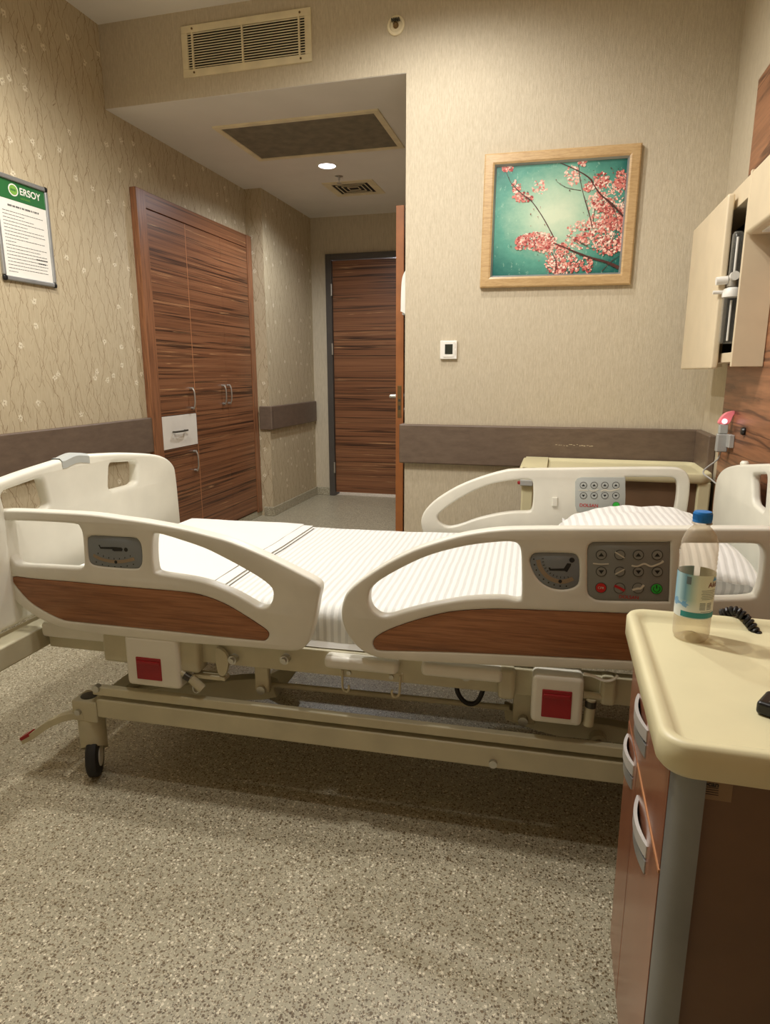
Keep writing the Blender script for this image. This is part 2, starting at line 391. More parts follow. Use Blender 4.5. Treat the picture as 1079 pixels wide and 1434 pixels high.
def link(name, me, mat, parent, local=False, smooth=True, bevel=0.0, seg=2, subsurf=0, mats=None, angle=35):
    o = bpy.data.objects.new(name, me); COL.objects.link(o)
    if mats:
        for m in mats: me.materials.append(M[m])
    elif mat: me.materials.append(M[mat])
    if parent is not None:
        o.parent = parent; MW[o.name] = mw(parent)
        if not local: me.transform(mw(parent).inverted())
    if smooth:
        for p in me.polygons: p.use_smooth = True
        if not bevel and not subsurf:
            md = o.modifiers.new('edges', 'EDGE_SPLIT'); md.split_angle = math.radians(angle)
    if bevel:
        md = o.modifiers.new('rounding', 'BEVEL'); md.width = bevel; md.segments = seg; md.limit_method = 'ANGLE'; md.angle_limit = math.radians(40)
        md.harden_normals = True
    if subsurf:
        md = o.modifiers.new('smoothing', 'SUBSURF'); md.levels = subsurf; md.render_levels = subsurf
    return o

def tag(o, label, cat, group=None, kind=None):
    o['label'] = label; o['category'] = cat
    if group: o['group'] = group
    if kind: o['kind'] = kind
    return o
def thing(name, label, cat, loc=(0, 0, 0), rot=0.0, group=None):
    o = bpy.data.objects.new(name, None); COL.objects.link(o); o.location = loc; o.rotation_euler = (0, 0, rot)
    o.empty_display_size = 0.05
    MW[o.name] = Matrix.Translation(loc) @ Matrix.Rotation(rot, 4, 'Z')
    return tag(o, label, cat, group)
def struct(o, label, cat): return tag(o, label, cat, None, 'structure')
def top(o): return o

def smooth_poly(pts, k=6, closed=True, sharp=()):
    """Catmull-Rom resampling of an outline"""
    n = len(pts); out = []
    rng = range(n if closed else n-1)
    for i in rng:
        p0, p1, p2, p3 = (pts[(i-1) % n], pts[i], pts[(i+1) % n], pts[(i+2) % n]) if closed else (pts[max(i-1, 0)], pts[i], pts[i+1], pts[min(i+2, n-1)])
        for j in range(k):
            t = j/k
            out.append(tuple(0.5*((2*p1[c])+(-p0[c]+p2[c])*t+(2*p0[c]-5*p1[c]+4*p2[c]-p3[c])*t*t+(-p0[c]+3*p1[c]-3*p2[c]+p3[c])*t**3) for c in range(len(p1))))
    if not closed: out.append(tuple(pts[-1]))
    return out
def round_rect(x0, y0, x1, y1, r, n=6):
    out = []
    for cx, cy, a0 in ((x1-r, y0+r, -PI/2), (x1-r, y1-r, 0), (x0+r, y1-r, PI/2), (x0+r, y0+r, PI)):
        for i in range(n+1):
            a = a0+PI/2*i/n; out.append((cx+r*math.cos(a), cy+r*math.sin(a)))
    return out
def round_corners(pts, r, n=5):
    """round every corner of a polygon with radius up to r"""
    out = []; N = len(pts)
    for i in range(N):
        p, a, b = Vector(pts[i]), Vector(pts[i-1]), Vector(pts[(i+1) % N])
        da, db = (a-p), (b-p); t = min(r, da.length*0.45, db.length*0.45)
        A, B = p+da.normalized()*t, p+db.normalized()*t
        for j in range(n+1):
            u = j/n; q = A*(1-u)**2+p*2*u*(1-u)+B*u*u; out.append((q.x, q.y))
    return out
def inset(pts, d):
    """outline moved inwards by d (outwards when d < 0), evenly spaced, mitre-limited"""
    P_ = [Vector(p) for p in pts]; P_ = [p for i, p in enumerate(P_) if (p-P_[i-1]).length > 0.0015]
    n = len(P_); area = sum(P_[i-1].x*P_[i].y-P_[i].x*P_[i-1].y for i in range(n)); sg = 1 if area > 0 else -1
    out = []
    for i in range(n):
        e1 = (P_[i]-P_[i-1]).normalized(); e2 = (P_[(i+1) % n]-P_[i]).normalized()
        n1, n2 = Vector((-e1.y, e1.x))*sg, Vector((-e2.y, e2.x))*sg
        m = n1+n2
        if m.length < 0.3: m = n1
        m.normalize(); out.append(P_[i]+m*(d/max(m.dot(n1), 0.6)))
    return [(p.x, p.y) for p in out]
def plate_mesh(outer, holes, half, bevel, f, res=3):
    """thick plate with rounded rims and real holes; f maps (a, b, t) to space, t in [-half, half]"""
    cu = bpy.data.curves.new('plate', 'CURVE'); cu.dimensions = '2D'; cu.fill_mode = 'BOTH'
    cu.extrude = max(half-bevel, 0.0005); cu.bevel_depth = bevel; cu.bevel_resolution = res; 
    for hk_, pts in enumerate([outer]+holes):
        pts = inset(pts, bevel if hk_ == 0 else -bevel)
        sp = cu.splines.new('POLY'); sp.points.add(len(pts)-1); sp.use_cyclic_u = True
        for i, (a, b) in enumerate(pts): sp.points[i].co = (a, b, 0, 1)
    ob = bpy.data.objects.new('plate', cu); COL.objects.link(ob)
    dg = bpy.context.evaluated_depsgraph_get(); dg.update()
    me = bpy.data.meshes.new_from_object(ob.evaluated_get(dg), depsgraph=dg)
    bpy.data.objects.remove(ob); bpy.data.curves.remove(cu)
    for v in me.vertices: v.co = f(v.co.x, v.co.y, v.co.z)
    bm = bmesh.new(); bm.from_mesh(me); bmesh.ops.remove_doubles(bm, verts=bm.verts, dist=1e-5)
    bmesh.ops.recalc_face_normals(bm, faces=bm.faces); bm.to_mesh(me); bm.free()
    me.materials.clear()
    return me
def text_mesh(body, size, f, depth=0.0, align='CENTER', bold=0.0):
    cu = bpy.data.curves.new('lettering', 'FONT'); cu.body = body; cu.size = size; cu.align_x = align; cu.align_y = 'CENTER'; cu.extrude = depth; cu.offset = bold
    ob = bpy.data.objects.new('lettering', cu); COL.objects.link(ob)
    dg = bpy.context.evaluated_depsgraph_get(); dg.update()
    me = bpy.data.meshes.new_from_object(ob.evaluated_get(dg), depsgraph=dg)
    bpy.data.objects.remove(ob); bpy.data.curves.remove(cu)
    for v in me.vertices: v.co = f(v.co.x, v.co.y, v.co.z)
    me.materials.clear()
    return me
def plane_box(name, a, b, mat, label, cat='wall', bevel=0.0):
    o = MB().box(a, b).build(name, mat, smooth=False, bevel=bevel); return struct(o, label, cat)

# ================================================================== ROOM
XW, YB, XR = -2.336, 3.196, 0.635      # left wall, picture wall, headwall
ZC, ZS = 2.855, 2.475                  # room ceiling, hall ceiling
XH, XE = -2.20, -0.745                 # hall left wall, hall right wall
YE, YF, YBUMP = 5.73, -1.3, 4.74       # hall end, wall behind the viewer, where the hall narrows
T = 0.12
plane_box('floor', (XW-T, YF-T, -0.06), (XR+T, YE+1.2, 0.0), 'floor', 'speckled beige vinyl floor', 'floor')
plane_box('ceiling', (XW-T, YF-T, ZC), (XR+T, YB+T, ZC+0.1), 'ceiling', 'off-white painted ceiling above the bed', 'ceiling')
plane_box('ceiling_hallway', (XW-T, YB+0.002, ZS-0.003), (XE-0.001, YE+T, ZS), 'ceiling', 'lower white ceiling of the entrance hallway', 'ceiling')
plane_box('wall_left', (XW-T, YF-T, 0), (XW, YBUMP, ZC), 'wall_left', 'left wall in beige twig and blossom wallpaper')
plane_box('wall_hallway_left', (XW-T, YBUMP, 0), (XH, YE+T, ZS), 'wall_left', 'projecting hallway wall in twig wallpaper past the wardrobe')
plane_box('wall_back', (XE, YB, 0), (XR+T, YB+T, ZC), 'wall_back', 'ribbed beige wall behind the bed with the framed picture')
plane_box('wall_above_hallway', (XW, YB, ZS-0.001), (XE, YB+T, ZC), 'wall_back', 'ribbed beige wall strip above the hallway opening, with the vent grille')
plane_box('wall_right', (XR, YF-T, 0), (XR+T, YB, ZC), 'wall_back', 'beige wall at the head of the bed')
plane_box('wall_front', (XW, YF-T, 0), (XR, YF, ZC), 'wall_plain', 'plain beige wall behind the viewer')
dl, dr = on(457, 361.5, 1, YE).x, -1.02
dtop = on(462, 365, 1, YE).z
me_ = MB()
me_.box((XH, YE, 0), (dl, YE+T, ZS)); me_.box((dr+0.06, YE, 0), (XE+T, YE+T, ZS)); me_.box((dl, YE, dtop+0.05), (dr+0.06, YE+T, ZS))
struct(me_.build('wall_hallway_end', 'wall_plain', smooth=False), 'plain beige wall around the closed door at the hallway end', 'wall')
plane_box('wall_hallway_right', (XE, YB+T, 0), (XE+T, YE, ZS), 'wall_plain', 'hallway wall on the side of the picture wall')
# coved vinyl skirting in the hallway
sk = MB(); h = 0.075
sk.box((XH, YBUMP, 0), (XH+0.012, YE, h)); sk.box((XH, YE-0.012, 0), (dl, YE, h)); sk.box((XW+0.06, YBUMP-0.012, 0), (XH+0.012, YBUMP, h))
struct(sk.build('baseboard_hallway', 'floor', bevel=0.004), 'speckled vinyl skirting along the hallway wall', 'skirting')
sk = MB(); sk.box((XE, YB-0.012, 0), (XR, YB, h)); struct(sk.build('baseboard_back', 'floor', bevel=0.004), 'speckled vinyl skirting under the picture wall', 'skirting')
sk = MB(); sk.box((XW, YF, 0), (XW+0.012, 3.3, h)); struct(sk.build('baseboard_left', 'floor', bevel=0.004), 'speckled vinyl skirting under the twig wallpaper', 'skirting')

# bumper rails (brown vinyl wall guards)
def bumper(name, a, b, label):
    o = MB().box(a, b).build(name, 'bumper', bevel=0.008, seg=3); return struct(o, label, 'wall guard rail')
z0, z1 = 0.697, 0.893; TB = 0.032
wy = on(217, 600, 0, XW+0.03).y
bumper('trim_1', (XW, YF, z0-0.012), (XW+TB, wy, z1-0.004), 'brown wall guard rail along the twig wallpaper behind the footboard')
g = MB(); g.box((XE-0.022, YB-TB, z0), (XR, YB, z1)); g.box((XE-0.022, YB, z0), (XE, YB+0.3, z1))
gr = struct(g.build('trim_2', 'bumper', bevel=0.008, seg=3), 'brown wall guard rail under the thermostat, scuffed near the bedside table', 'wall guard rail')
sc_ = MB()
for i in range(15):
    px = 780+i*3.6+random.uniform(-1, 1); py = 623.5+random.uniform(-1.0, 1.0)+ (1.0 if i > 8 else 0)
    p = on(px, py, 1, YB-TB); w = random.uniform(0.003, 0.008); hh = random.uniform(0.0012, 0.0028)
    pts = [(p.x-w, p.z), (p.x-w*0.3, p.z+hh), (p.x+w*0.5, p.z+hh*0.5), (p.x+w, p.z), (p.x, p.z-hh*0.6)]
    sc_.prism(pts, lambda a, b, t: Vector((a, t, b)), YB-TB-0.0006, YB-TB+0.001)
sc_.build('scuff_marks', 'scuff', gr, smooth=False)
hz0, hz1 = on(378, 603, 0, XH+TB).z, on(378, 569.4, 0, XH+TB).z
g = MB(); g.box((XH, YBUMP-0.02, hz0), (XH+TB, YE-0.03, hz1)); g.box((XW+0.06, YBUMP-TB, hz0), (XH+TB, YBUMP, hz1))
struct(g.build('trim_3', 'bumper', bevel=0.008, seg=3), 'brown wall guard rail in the hallway between wardrobe and door', 'wall guard rail')
bumper('trim_4', (XR-TB, 2.90, z0), (XR, YB-TB, z1), 'short brown wall guard rail in the corner by the wooden headwall')

# door at the end of the hallway
d1 = thing('door_1', 'closed striped dark wood door at the end of the hallway, dark grey frame', 'door', (dl, YE, 0)); d1['kind'] = 'structure'
fr = MB(); fr.box((dl, YE-0.03, 0), (dl+0.055, YE+0.1, dtop+0.05)); fr.box((dr+0.005, YE-0.03, 0), (dr+0.06, YE+0.1, dtop+0.05)); fr.box((dl+0.055, YE-0.03, dtop), (dr+0.005, YE+0.1, dtop+0.05))
fr.build('door_frame', 'door_frame_grey', d1, bevel=0.003)
MB().box((dl+0.058, YE-0.005, 0.034), (dr+0.002, YE+0.035, dtop-0.004)).build('door_leaf', 'zebrano', d1, bevel=0.002)
for zz in (1.86, 1.35, 0.27):
    MB().cyl((dl+0.056, YE-0.036, zz-0.05), (dl+0.056, YE-0.036, zz+0.05), 0.008).build('hinge', 'steel', d1)
hd = MB(); hd.cyl((dr-0.06, YE-0.005, 1.0), (dr-0.06, YE-0.055, 1.0), 0.010); hd.tube([(dr-0.06, YE-0.05, 1.0), (dr-0.12, YE-0.05, 1.0), (dr-0.19, YE-0.045, 1.0)], 0.009)
hd.cyl((dr-0.06, YE-0.005, 1.0), (dr-0.06, YE-0.012, 1.0), 0.026); hd.build('door_handle', 'steel', d1)
# corridor beyond the gap under the door
plane_box('wall_corridor', (XW, YE+1.1, 0), (0.2, YE+1.2, 2.4), 'wall_plain', 'corridor wall behind the hallway door')

# open door leaf in the hallway (seen on its edge)
xl = -0.862
p0 = on(555.2, 500, 0, xl); y0 = p0.y
ztop = on(555, 288, 0, xl).z
d2 = thing('door_2', 'open wooden door seen on its edge beside the picture wall corner', 'door', (xl, y0, 0)); d2['kind'] = 'structure'
w = 0.040
lf = MB().box((xl, y0+0.002, 0.012), (xl+w, y0+0.86, ztop)).build('door_leaf', 'zebrano', d2, bevel=0.0015)
MB().box((xl-0.001, y0-0.004, 0.012), (xl+w+0.001, y0+0.004, ztop+0.002)).build('edge_band', 'door_edge_wood', d2, bevel=0.001)
pa, pb = on(559, 585, 1, y0), on(559, 540, 1, y0)
MB().box((xl+0.009, y0-0.006, pa.z), (xl+0.031, y0, pb.z)).build('lock_plate', 'brass_worn', d2, bevel=0.002)
lk = MB(); zc = (pa.z*0.55+pb.z*0.45)
lk.box((xl+0.014, y0-0.0075, zc-0.035), (xl+0.026, y0-0.002, zc-0.012)); lk.box((xl+0.014, y0-0.0075, zc+0.01), (xl+0.026, y0-0.002, zc+0.024))
lk.build('bolt_slot', 'dark_metal', d2)
zh = on(550, 555, 1, y0+0.05).z
for sgn, xf in ((-1, xl), (1, xl+w)):
    hm = MB(); hm.cyl((xf, y0+0.065, zh), (xf+sgn*0.012, y0+0.065, zh), 0.024); hm.cyl((xf, y0+0.065, zh), (xf+sgn*0.05, y0+0.065, zh), 0.010)
    hm.tube([(xf+sgn*0.046, y0+0.06, zh), (xf+sgn*0.05, y0+0.11, zh), (xf+sgn*0.046, y0+0.19, zh)], 0.009)
    hm.build('door_handle', 'steel', d2)
kn = MB(); zk = on(566, 575, 1, y0+0.05).z
kn.cyl((xl+w, y0+0.065, zk), (xl+w+0.014, y0+0.065, zk), 0.022); kn.cyl((xl+w, y0+0.065, zk), (xl+w+0.03, y0+0.065, zk), 0.009); kn.build('lock_rose', 'steel', d2)

# white dispenser on the hallway side of the picture wall
ya, yb = YB+T+0.03, YB+T+0.14
zb, zt = on(562, 440, 1, ya).z, on(566, 373, 1, ya).z
ds = thing('soap_dispenser', 'white wall dispenser peeking out behind the picture wall corner', 'dispenser', (XE, ya, zb))
xo = on(561.5, 420, 1, ya).x
prof = smooth_poly([(XE, zb+0.01), (xo+0.004, zb+0.012), (xo, zb+0.03), (xo+0.003, zt-0.09), (xo+0.012, zt-0.04), (xo+0.035, zt-0.008), (XE, zt)], 5)
MB().prism(prof, lambda a, b, t: Vector((a, t, b)), ya, yb).build('cover', 'white_plastic', ds, bevel=0.004)
MB().box((xo+0.006, ya+0.005, zb-0.004), (XE-0.001, yb-0.005, zb+0.012)).build('nozzle_base', 'grey_plastic', ds, bevel=0.003)

# ================================================================== CEILING AND HIGH WALL FITTINGS
def rect_at(pts, ax, v): return [on(x, y, ax, v) for x, y in pts]
# supply grille above the hallway
vg = thing('vent_grille', 'long cream supply air grille high above the hallway opening', 'vent', (-1.5, YB, 2.7))
a, b = on(256.5, 74, 1, YB), on(437, 50, 1, YB)
vx0, vx1 = a.x, b.x; vz0, vz1 = on(258.9, 109.3, 1, YB).z, on(254.5, 38.5, 1, YB).z
vz0 = (vz0+on(437.6, 87, 1, YB).z)/2; vz1 = (vz1+on(436, 11, 1, YB).z)/2
fw = 0.032
f_ = MB()
for q in (((vx0, vz0), (vx1, vz0+fw)), ((vx0, vz1-fw), (vx1, vz1)), ((vx0, vz0+fw), (vx0+fw, vz1-fw)), ((vx1-fw, vz0+fw), (vx1, vz1-fw))):
    f_.box((q[0][0], YB-0.010, q[0][1]), (q[1][0], YB+0.001, q[1][1]))
f_.build('frame', 'vent_cream', vg, bevel=0.002)
MB().box((vx0+fw, YB-0.0015, vz0+fw), (vx1-fw, YB-0.0005, vz1-fw)).build('duct_shade', 'vent_black', vg, smooth=False)  # flat black sheet painting in the unlit duct behind the slats
sl = MB(); N = 14
for i in range(N):
    zz = vz0+fw+(vz1-vz0-2*fw)*(i+0.5)/N
    sl.bar((vx0+fw, YB-0.0085, zz), (vx1-fw, YB-0.0085, zz), 0.0016, 0.0042)
sl.build('slats', 'vent_cream', vg)
for fx in (0.045, 0.48, 0.955):
    MB().box((vx0+fw+(vx1-vx0-2*fw)*fx-0.004, YB-0.013, vz0+fw), (vx0+fw+(vx1-vx0-2*fw)*fx+0.004, YB-0.004, vz1-fw)).build('stay', 'vent_cream', vg)
for fx in (0.09, 0.92):
    for zz in (vz0+fw/2, vz1-fw/2):
        MB().cyl((vx0+(vx1-vx0)*fx, YB-0.0125, zz), (vx0+(vx1-vx0)*fx, YB-0.009, zz), 0.005, n=10).build('screw', 'brass_worn', vg)
# side-wall sprinkler
p = on(555, 36, 1, YB)
sp = thing('sidewall_sprinkler', 'round cream escutcheon with recessed sprinkler head beside the vent grille', 'sprinkler', p)
MB().lathe([(0.040, 0), (0.041, 0.004), (0.038, 0.007), (0.029, 0.007), (0.026, 0.0035), (0.012, 0.003)], p, axis=(0, -1, 0)).build('escutcheon', 'vent_cream', sp)
MB().lathe([(0.0, 0.001), (0.013, 0.003), (0.011, 0.014), (0.007, 0.018), (0.0, 0.02)], p, axis=(0, -1, 0)).build('head', 'brass_worn', sp)
dfl = MB()
for i in range(5): dfl.box((p.x-0.018+i*0.008, p.y-0.020, p.z+0.014), (p.x-0.0135+i*0.008, p.y-0.004, p.z+0.024))
dfl.build('deflector', 'dark_metal', sp)
# hall ceiling access hatch
hx0, hx1 = on(308, 178, 2, ZS).x, on(548, 190, 2, ZS).x; hy0, hy1 = on(511, 157, 2, ZS).y, on(460, 212, 2, ZS).y
ht = thing('ceiling_hatch', 'rectangular grey-brown access hatch in the hallway ceiling', 'hatch', ((hx0+hx1)/2, (hy0+hy1)/2, ZS))
f_ = MB(); e = 0.035
for q in ((hx0-e, hy0-e, hx1+e, hy0), (hx0-e, hy1, hx1+e, hy1+e), (hx0-e, hy0, hx0, hy1), (hx1, hy0, hx1+e, hy1)):
    f_.box((q[0], q[1], ZS-0.012), (q[2], q[3], ZS+0.001))
f_.build('frame', 'vent_cream', ht, bevel=0.003)
MB().box((hx0, hy0, ZS-0.006), (hx1, hy1, ZS-0.001)).build('panel', 'hatch_dark', ht, smooth=False)
# hall downlight
lp = on(458.5, 231.5, 2, ZS)
dlg = thing('downlight', 'round lit downlight in the hallway ceiling', 'ceiling light', lp)
MB().lathe([(0.066, 0.0), (0.067, -0.004), (0.062, -0.007), (0.056, -0.006), (0.054, -0.002)], lp, cap=False).build('trim_ring', 'white_plastic', dlg)
MB().lathe([(0.0, -0.0045), (0.030, -0.0045), (0.054, -0.003), (0.054, -0.001)], lp, cap=False).build('lens', 'lamp_lens', dlg)
# pendent sprinkler
p = on(475, 246, 2, ZS)
sp = thing('pendent_sprinkler', 'small sprinkler hanging from the hallway ceiling beside the square diffuser', 'sprinkler', p)
MB().lathe([(0.028, 0), (0.028, -0.004), (0.012, -0.008)], p).build('escutcheon', 'steel', sp)
MB().cyl(p, p-Vector((0, 0, 0.03)), 0.007).build('body', 'steel', sp)
MB().lathe([(0.003, -0.03), (0.004, -0.045), (0.017, -0.047), (0.017, -0.049), (0.0, -0.051)], p).build('deflector', 'steel', sp)
# square diffuser
dx0, dx1 = on(453, 258, 2, ZS).x, on(533, 262, 2, ZS).x; dy0, dy1 = on(510, 251, 2, ZS).y, on(505, 272, 2, ZS).y
df = thing('ceiling_diffuser', 'square air diffuser in the hallway ceiling near the door', 'vent', ((dx0+dx1)/2, (dy0+dy1)/2, ZS))
def sq_ring(m, x0, y0, x1, y1, w, zlo, zhi):
    m.box((x0, y0, zlo), (x1, y0+w, zhi)); m.box((x0, y1-w, zlo), (x1, y1, zhi)); m.box((x0, y0+w, zlo), (x0+w, y1-w, zhi)); m.box((x1-w, y0+w, zlo), (x1, y1-w, zhi))
f_ = MB(); sq_ring(f_, dx0, dy0, dx1, dy1, 0.055, ZS-0.009, ZS+0.001); f_.build('frame', 'vent_cream', df, bevel=0.003)
MB().box((dx0+0.05, dy0+0.05, ZS-0.0045), (dx1-0.05, dy1-0.05, ZS-0.002)).build('duct_shade', 'vent_black', df, smooth=False)  # black sheet on the ceiling, painting in the dark depth above the blades
bl_ = MB()
for i in range(3):
    o_ = 0.078+i*0.034; 
    if dx1-dx0-2*o_ > 0.03 and dy1-dy0-2*o_ > 0.03: sq_ring(bl_, dx0+o_, dy0+o_, dx1-o_, dy1-o_, 0.007, ZS-0.0085, ZS-0.0055)
bl_.build('blades', 'vent_cream', df)

# ================================================================== WARDROBE
XWD = -2.306
wl = on(186, 263, 0, XWD); wr = on(351, 330, 0, XWD)
wy0, wy1 = (wl.y+on(217, 631, 0, XWD).y)/2, min(wr.y, YBUMP-0.003)
wtop = (wl.z+wr.z)/2
wd = thing('wardrobe', 'tall built-in striped wood wardrobe left of the hallway, with one white drawer', 'wardrobe', (XWD, (wy0+wy1)/2, 0))
fl_, frr = 0.088, 0.078
yL, yR = wy0+fl_, wy1-frr; zT = on(203, 292, 0, XWD).z
ZB = 0.06
for ya_, yb_2 in ((wy0, yL-0.002), (yR+0.002, wy1)): MB().box((XW+0.001, ya_, 0.04), (XWD+0.012, yb_2, wtop)).build('side_frame', 'zebrano_vertical', wd, bevel=0.003)
MB().box((XW+0.001, yL-0.002, zT+0.003), (XWD+0.006, yR+0.002, wtop)).build('top_frame', 'zebrano', wd, bevel=0.003)
MB().box((XW+0.001, yL, 0.0), (XWD-0.012, yR, zT+0.003)).build('carcass', 'door_edge_wood', wd, smooth=False)
MB().box((XW+0.001, wy0+0.01, 0.0), (XWD, wy1-0.005, ZB-0.01)).build('plinth', 'floor', wd, bevel=0.003)
yS = on(259, 313, 0, XWD).y; yS = (yS+on(275, 577, 0, XWD).y+on(280, 720, 0, XWD).y)/3
zd1 = (on(224, 585, 0, XWD).z+on(275, 577, 0, XWD).z)/2; zd0 = (on(277, 621, 0, XWD).z+on(228, 632, 0, XWD).z)/2
g_ = 0.0022
def wpull(par, y, za, zb_):
    m = MB(); x = XWD+0.012
    for zz in (za, zb_): m.cyl((x-0.012, y, zz), (x+0.016, y, zz), 0.008, n=12)
    m.tube(smooth_poly([(x+0.014, y, za), (x+0.024, y, za+0.03), (x+0.024, y, zb_-0.03), (x+0.014, y, zb_)], 6, False), 0.005)
    m.build('handle', 'steel', par)
def wdoor(ya, yb_, za, zb_, mat='zebrano', name='door'):
    return MB().box((XWD-0.012, ya+g_, za+g_), (XWD+0.006, yb_-g_, zb_-g_)).build(name, mat, wd, bevel=0.0012)
dA = wdoor(yL, yS, zd1, zT); dB = wdoor(yL, yS, ZB, zd0); dC = wdoor(yL, yS, zd0, zd1, 'white_lacquer', 'drawer')
dC['label'] = 'white drawer'
yM = (on(314, 540, 0, XWD).y+on(320, 539, 0, XWD).y)/2
dD = MB().box((XWD-0.012, yS+g_, ZB+g_), (XWD+0.006, yM-0.0006, zT-g_)).build('door', 'zebrano', wd, bevel=0.0006)
dE = MB().box((XWD-0.012, yM+0.0006, ZB+g_), (XWD+0.006, yR-g_, zT-g_)).build('door', 'zebrano', wd, bevel=0.0006)
for par_, yy, za, zb_ in ((dA, yS, zd1, zT), (dB, yS, ZB, zd0), (dA, yL+0.001, zd1, zT), (dB, yL+0.001, ZB, zd0)):
    MB().box((XWD-0.010, yy-0.0016, za+g_), (XWD+0.0066, yy+0.0016, zb_-g_)).build('edge_band', 'copper_edge', par_, smooth=False)
q = on(269, 544, 0, XWD+0.02); wpull(dA, q.y, on(270, 571, 0, XWD).z, q.z)
q = on(274, 632, 0, XWD+0.02); wpull(dB, q.y, on(276, 657, 0, XWD).z, q.z)
q = on(313.5, 540, 0, XWD+0.02); wpull(dD, q.y, on(315.5, 565, 0, XWD).z, q.z)
q = on(321, 539.5, 0, XWD+0.02); wpull(dE, q.y, on(322.5, 564, 0, XWD).z, q.z)
m = MB(); q0, q1 = on(245, 605, 0, XWD+0.02), on(261, 601.5, 0, XWD+0.02); x = XWD+0.006
for q in (q0, q1): m.cyl((x, q.y, q0.z), (x+0.022, q.y, q0.z), 0.005, n=12)
m.tube([(x+0.02, q0.y-0.008, q0.z), (x+0.026, (q0.y+q1.y)/2, q0.z), (x+0.02, q1.y+0.008, q0.z)], 0.006); m.build('handle', 'dark_metal', dC)

# ================================================================== NOTICE BOARD (left wall)
xn = XW+0.012
na, nb_, nc, nd_ = on(0, 245, 0, xn), on(66.5, 264, 0, xn), on(78.5, 403, 0, xn), on(6, 391, 0, xn)
ny1 = (nb_.y+nc.y)/2; ny0 = nd_.y; nz1 = nb_.z; nz0 = nd_.z
nb = thing('notice_board', 'snap-framed printed notice with green header on the twig wallpaper', 'notice', (XW, (ny0+ny1)/2, nz0))
MB().box((XW+0.001, ny0+0.01, nz0+0.01), (XW+0.006, ny1-0.01, nz1-0.01)).build('backing', 'grey_plastic', nb, smooth=False)
rw = 0.020
for nm, a, b in (('top', (ny0, nz1-rw), (ny1, nz1)), ('bottom', (ny0, nz0), (ny1, nz0+rw)), ('l', (ny0, nz0+rw), (ny0+rw*0.8, nz1-rw)), ('r', (ny1-rw*0.8, nz0+rw), (ny1, nz1-rw))):
    MB().box((XW+0.001, a[0], a[1]), (xn+0.004, b[0], b[1])).build('frame_rail', 'aluminium', nb, bevel=0.005, seg=3)
for yy in (ny0+0.009, ny1-0.009):
    for zz in (nz0+0.009, nz1-0.009):
        MB().box((XW+0.001, yy-0.0115, zz-0.0115), (xn+0.006, yy+0.0115, zz+0.0115)).build('corner_cap', 'black_plastic', nb, bevel=0.008, seg=3)
py0, py1, pz0, pz1 = ny0+rw*0.8, ny1-rw*0.8, nz0+rw, nz1-rw
pp = MB().box((XW+0.006, py0, pz0), (XW+0.0072, py1, pz1)).build('paper', 'paper', nb, smooth=False)
hdr = pz1-0.078
MB().box((XW+0.007, py0, hdr), (XW+0.0076, py1, pz1)).build('header', 'print_green', pp, smooth=False)
W_, H_ = py1-py0, pz1-pz0
onn = lambda a, b, t: Vector((XW+0.0079+t, a, b))
# left wall is seen with +Y to the right, so text x maps to +Y
ly, lz = py0+W_*0.345, hdr+0.043
MB().prism([(ly+0.027*math.cos(i*PI/16), lz+0.025*math.sin(i*PI/16)) for i in range(32)], onn, 0, 0.0003).build('logo_disc', 'paper', pp, smooth=False)
MB().prism([(ly+0.022*math.cos(i*PI/16), lz+0.020*math.sin(i*PI/16)) for i in range(32)], onn, 0.0003, 0.0006).build('logo_disc', 'logo_green', pp, smooth=False)
lg = MB()
for dy_ in (-0.012, -0.002, 0.008): lg.prism([(ly+dy_-0.003, lz-0.005), (ly+dy_+0.004, lz-0.004), (ly+dy_+0.003, lz+0.004), (ly+dy_-0.002, lz+0.005)], onn, 0.0006, 0.0009)
lg.build('logo_mark', 'print_green', pp, smooth=False)
def wall_text(body, size, y, z, mat, name, align='LEFT', bold=0.0, par=pp):
    link(name, text_mesh(body, size, lambda a, b, t: Vector((XW+0.0082, y+a, z+b)), 0, align, bold), mat, par, smooth=False)
wall_text('ERSOY', 0.040, ly+0.034, lz+0.002, 'paper', 'lettering', bold=0.0008)
wall_text('HASTANESİ', 0.0105, ly+0.036, lz-0.026, 'logo_green', 'lettering')
ln = MB(); zz = hdr-0.028
y_ = py0+W_*0.20
while y_ < py0+W_*0.84:
    w2 = random.uniform(0.004, 0.007); ln.box((XW+0.0072, y_, zz), (XW+0.0078, y_+w2, zz+0.0075)); y_ += w2+random.choice((0.0018, 0.0018, 0.0018, 0.005))
for i in range(19):
    zz = hdr-0.050-i*0.0138
    w = (0.95, 0.5, 0.72, 0.95, 0.55, 0.93, 0.96, 0.55, 0.93, 0.25, 0.96, 0.8, 0.95, 0.93, 0.95, 0.96, 0.93, 0.95, 0.22)[i]
    y_ = py0+W_*0.08; ye = py0+W_*0.06+W_*0.9*w
    while y_ < ye:
        w2 = random.uniform(0.006, 0.02); ln.box((XW+0.0072, y_, zz), (XW+0.0077, min(ye, y_+w2), zz+0.0022)); y_ += w2+0.0025
zz = hdr-0.050-20.2*0.0138
y_ = py0+W_*0.14
while y_ < py0+W_*0.93: ln.box((XW+0.0072, y_, zz), (XW+0.0077, y_+0.014, zz+0.0028)); y_ += 0.0165
for k_, (fa, fb) in enumerate(((0.68, 0.93), (0.72, 0.88))):
    y_ = py0+W_*fa; zz = pz0+0.088-k_*0.016
    while y_ < py0+W_*fb: ln.box((XW+0.0072, y_, zz), (XW+0.0077, y_+0.009, zz+0.005)); y_ += 0.0115
ln.build('printed_lines', 'ink', pp, smooth=False)

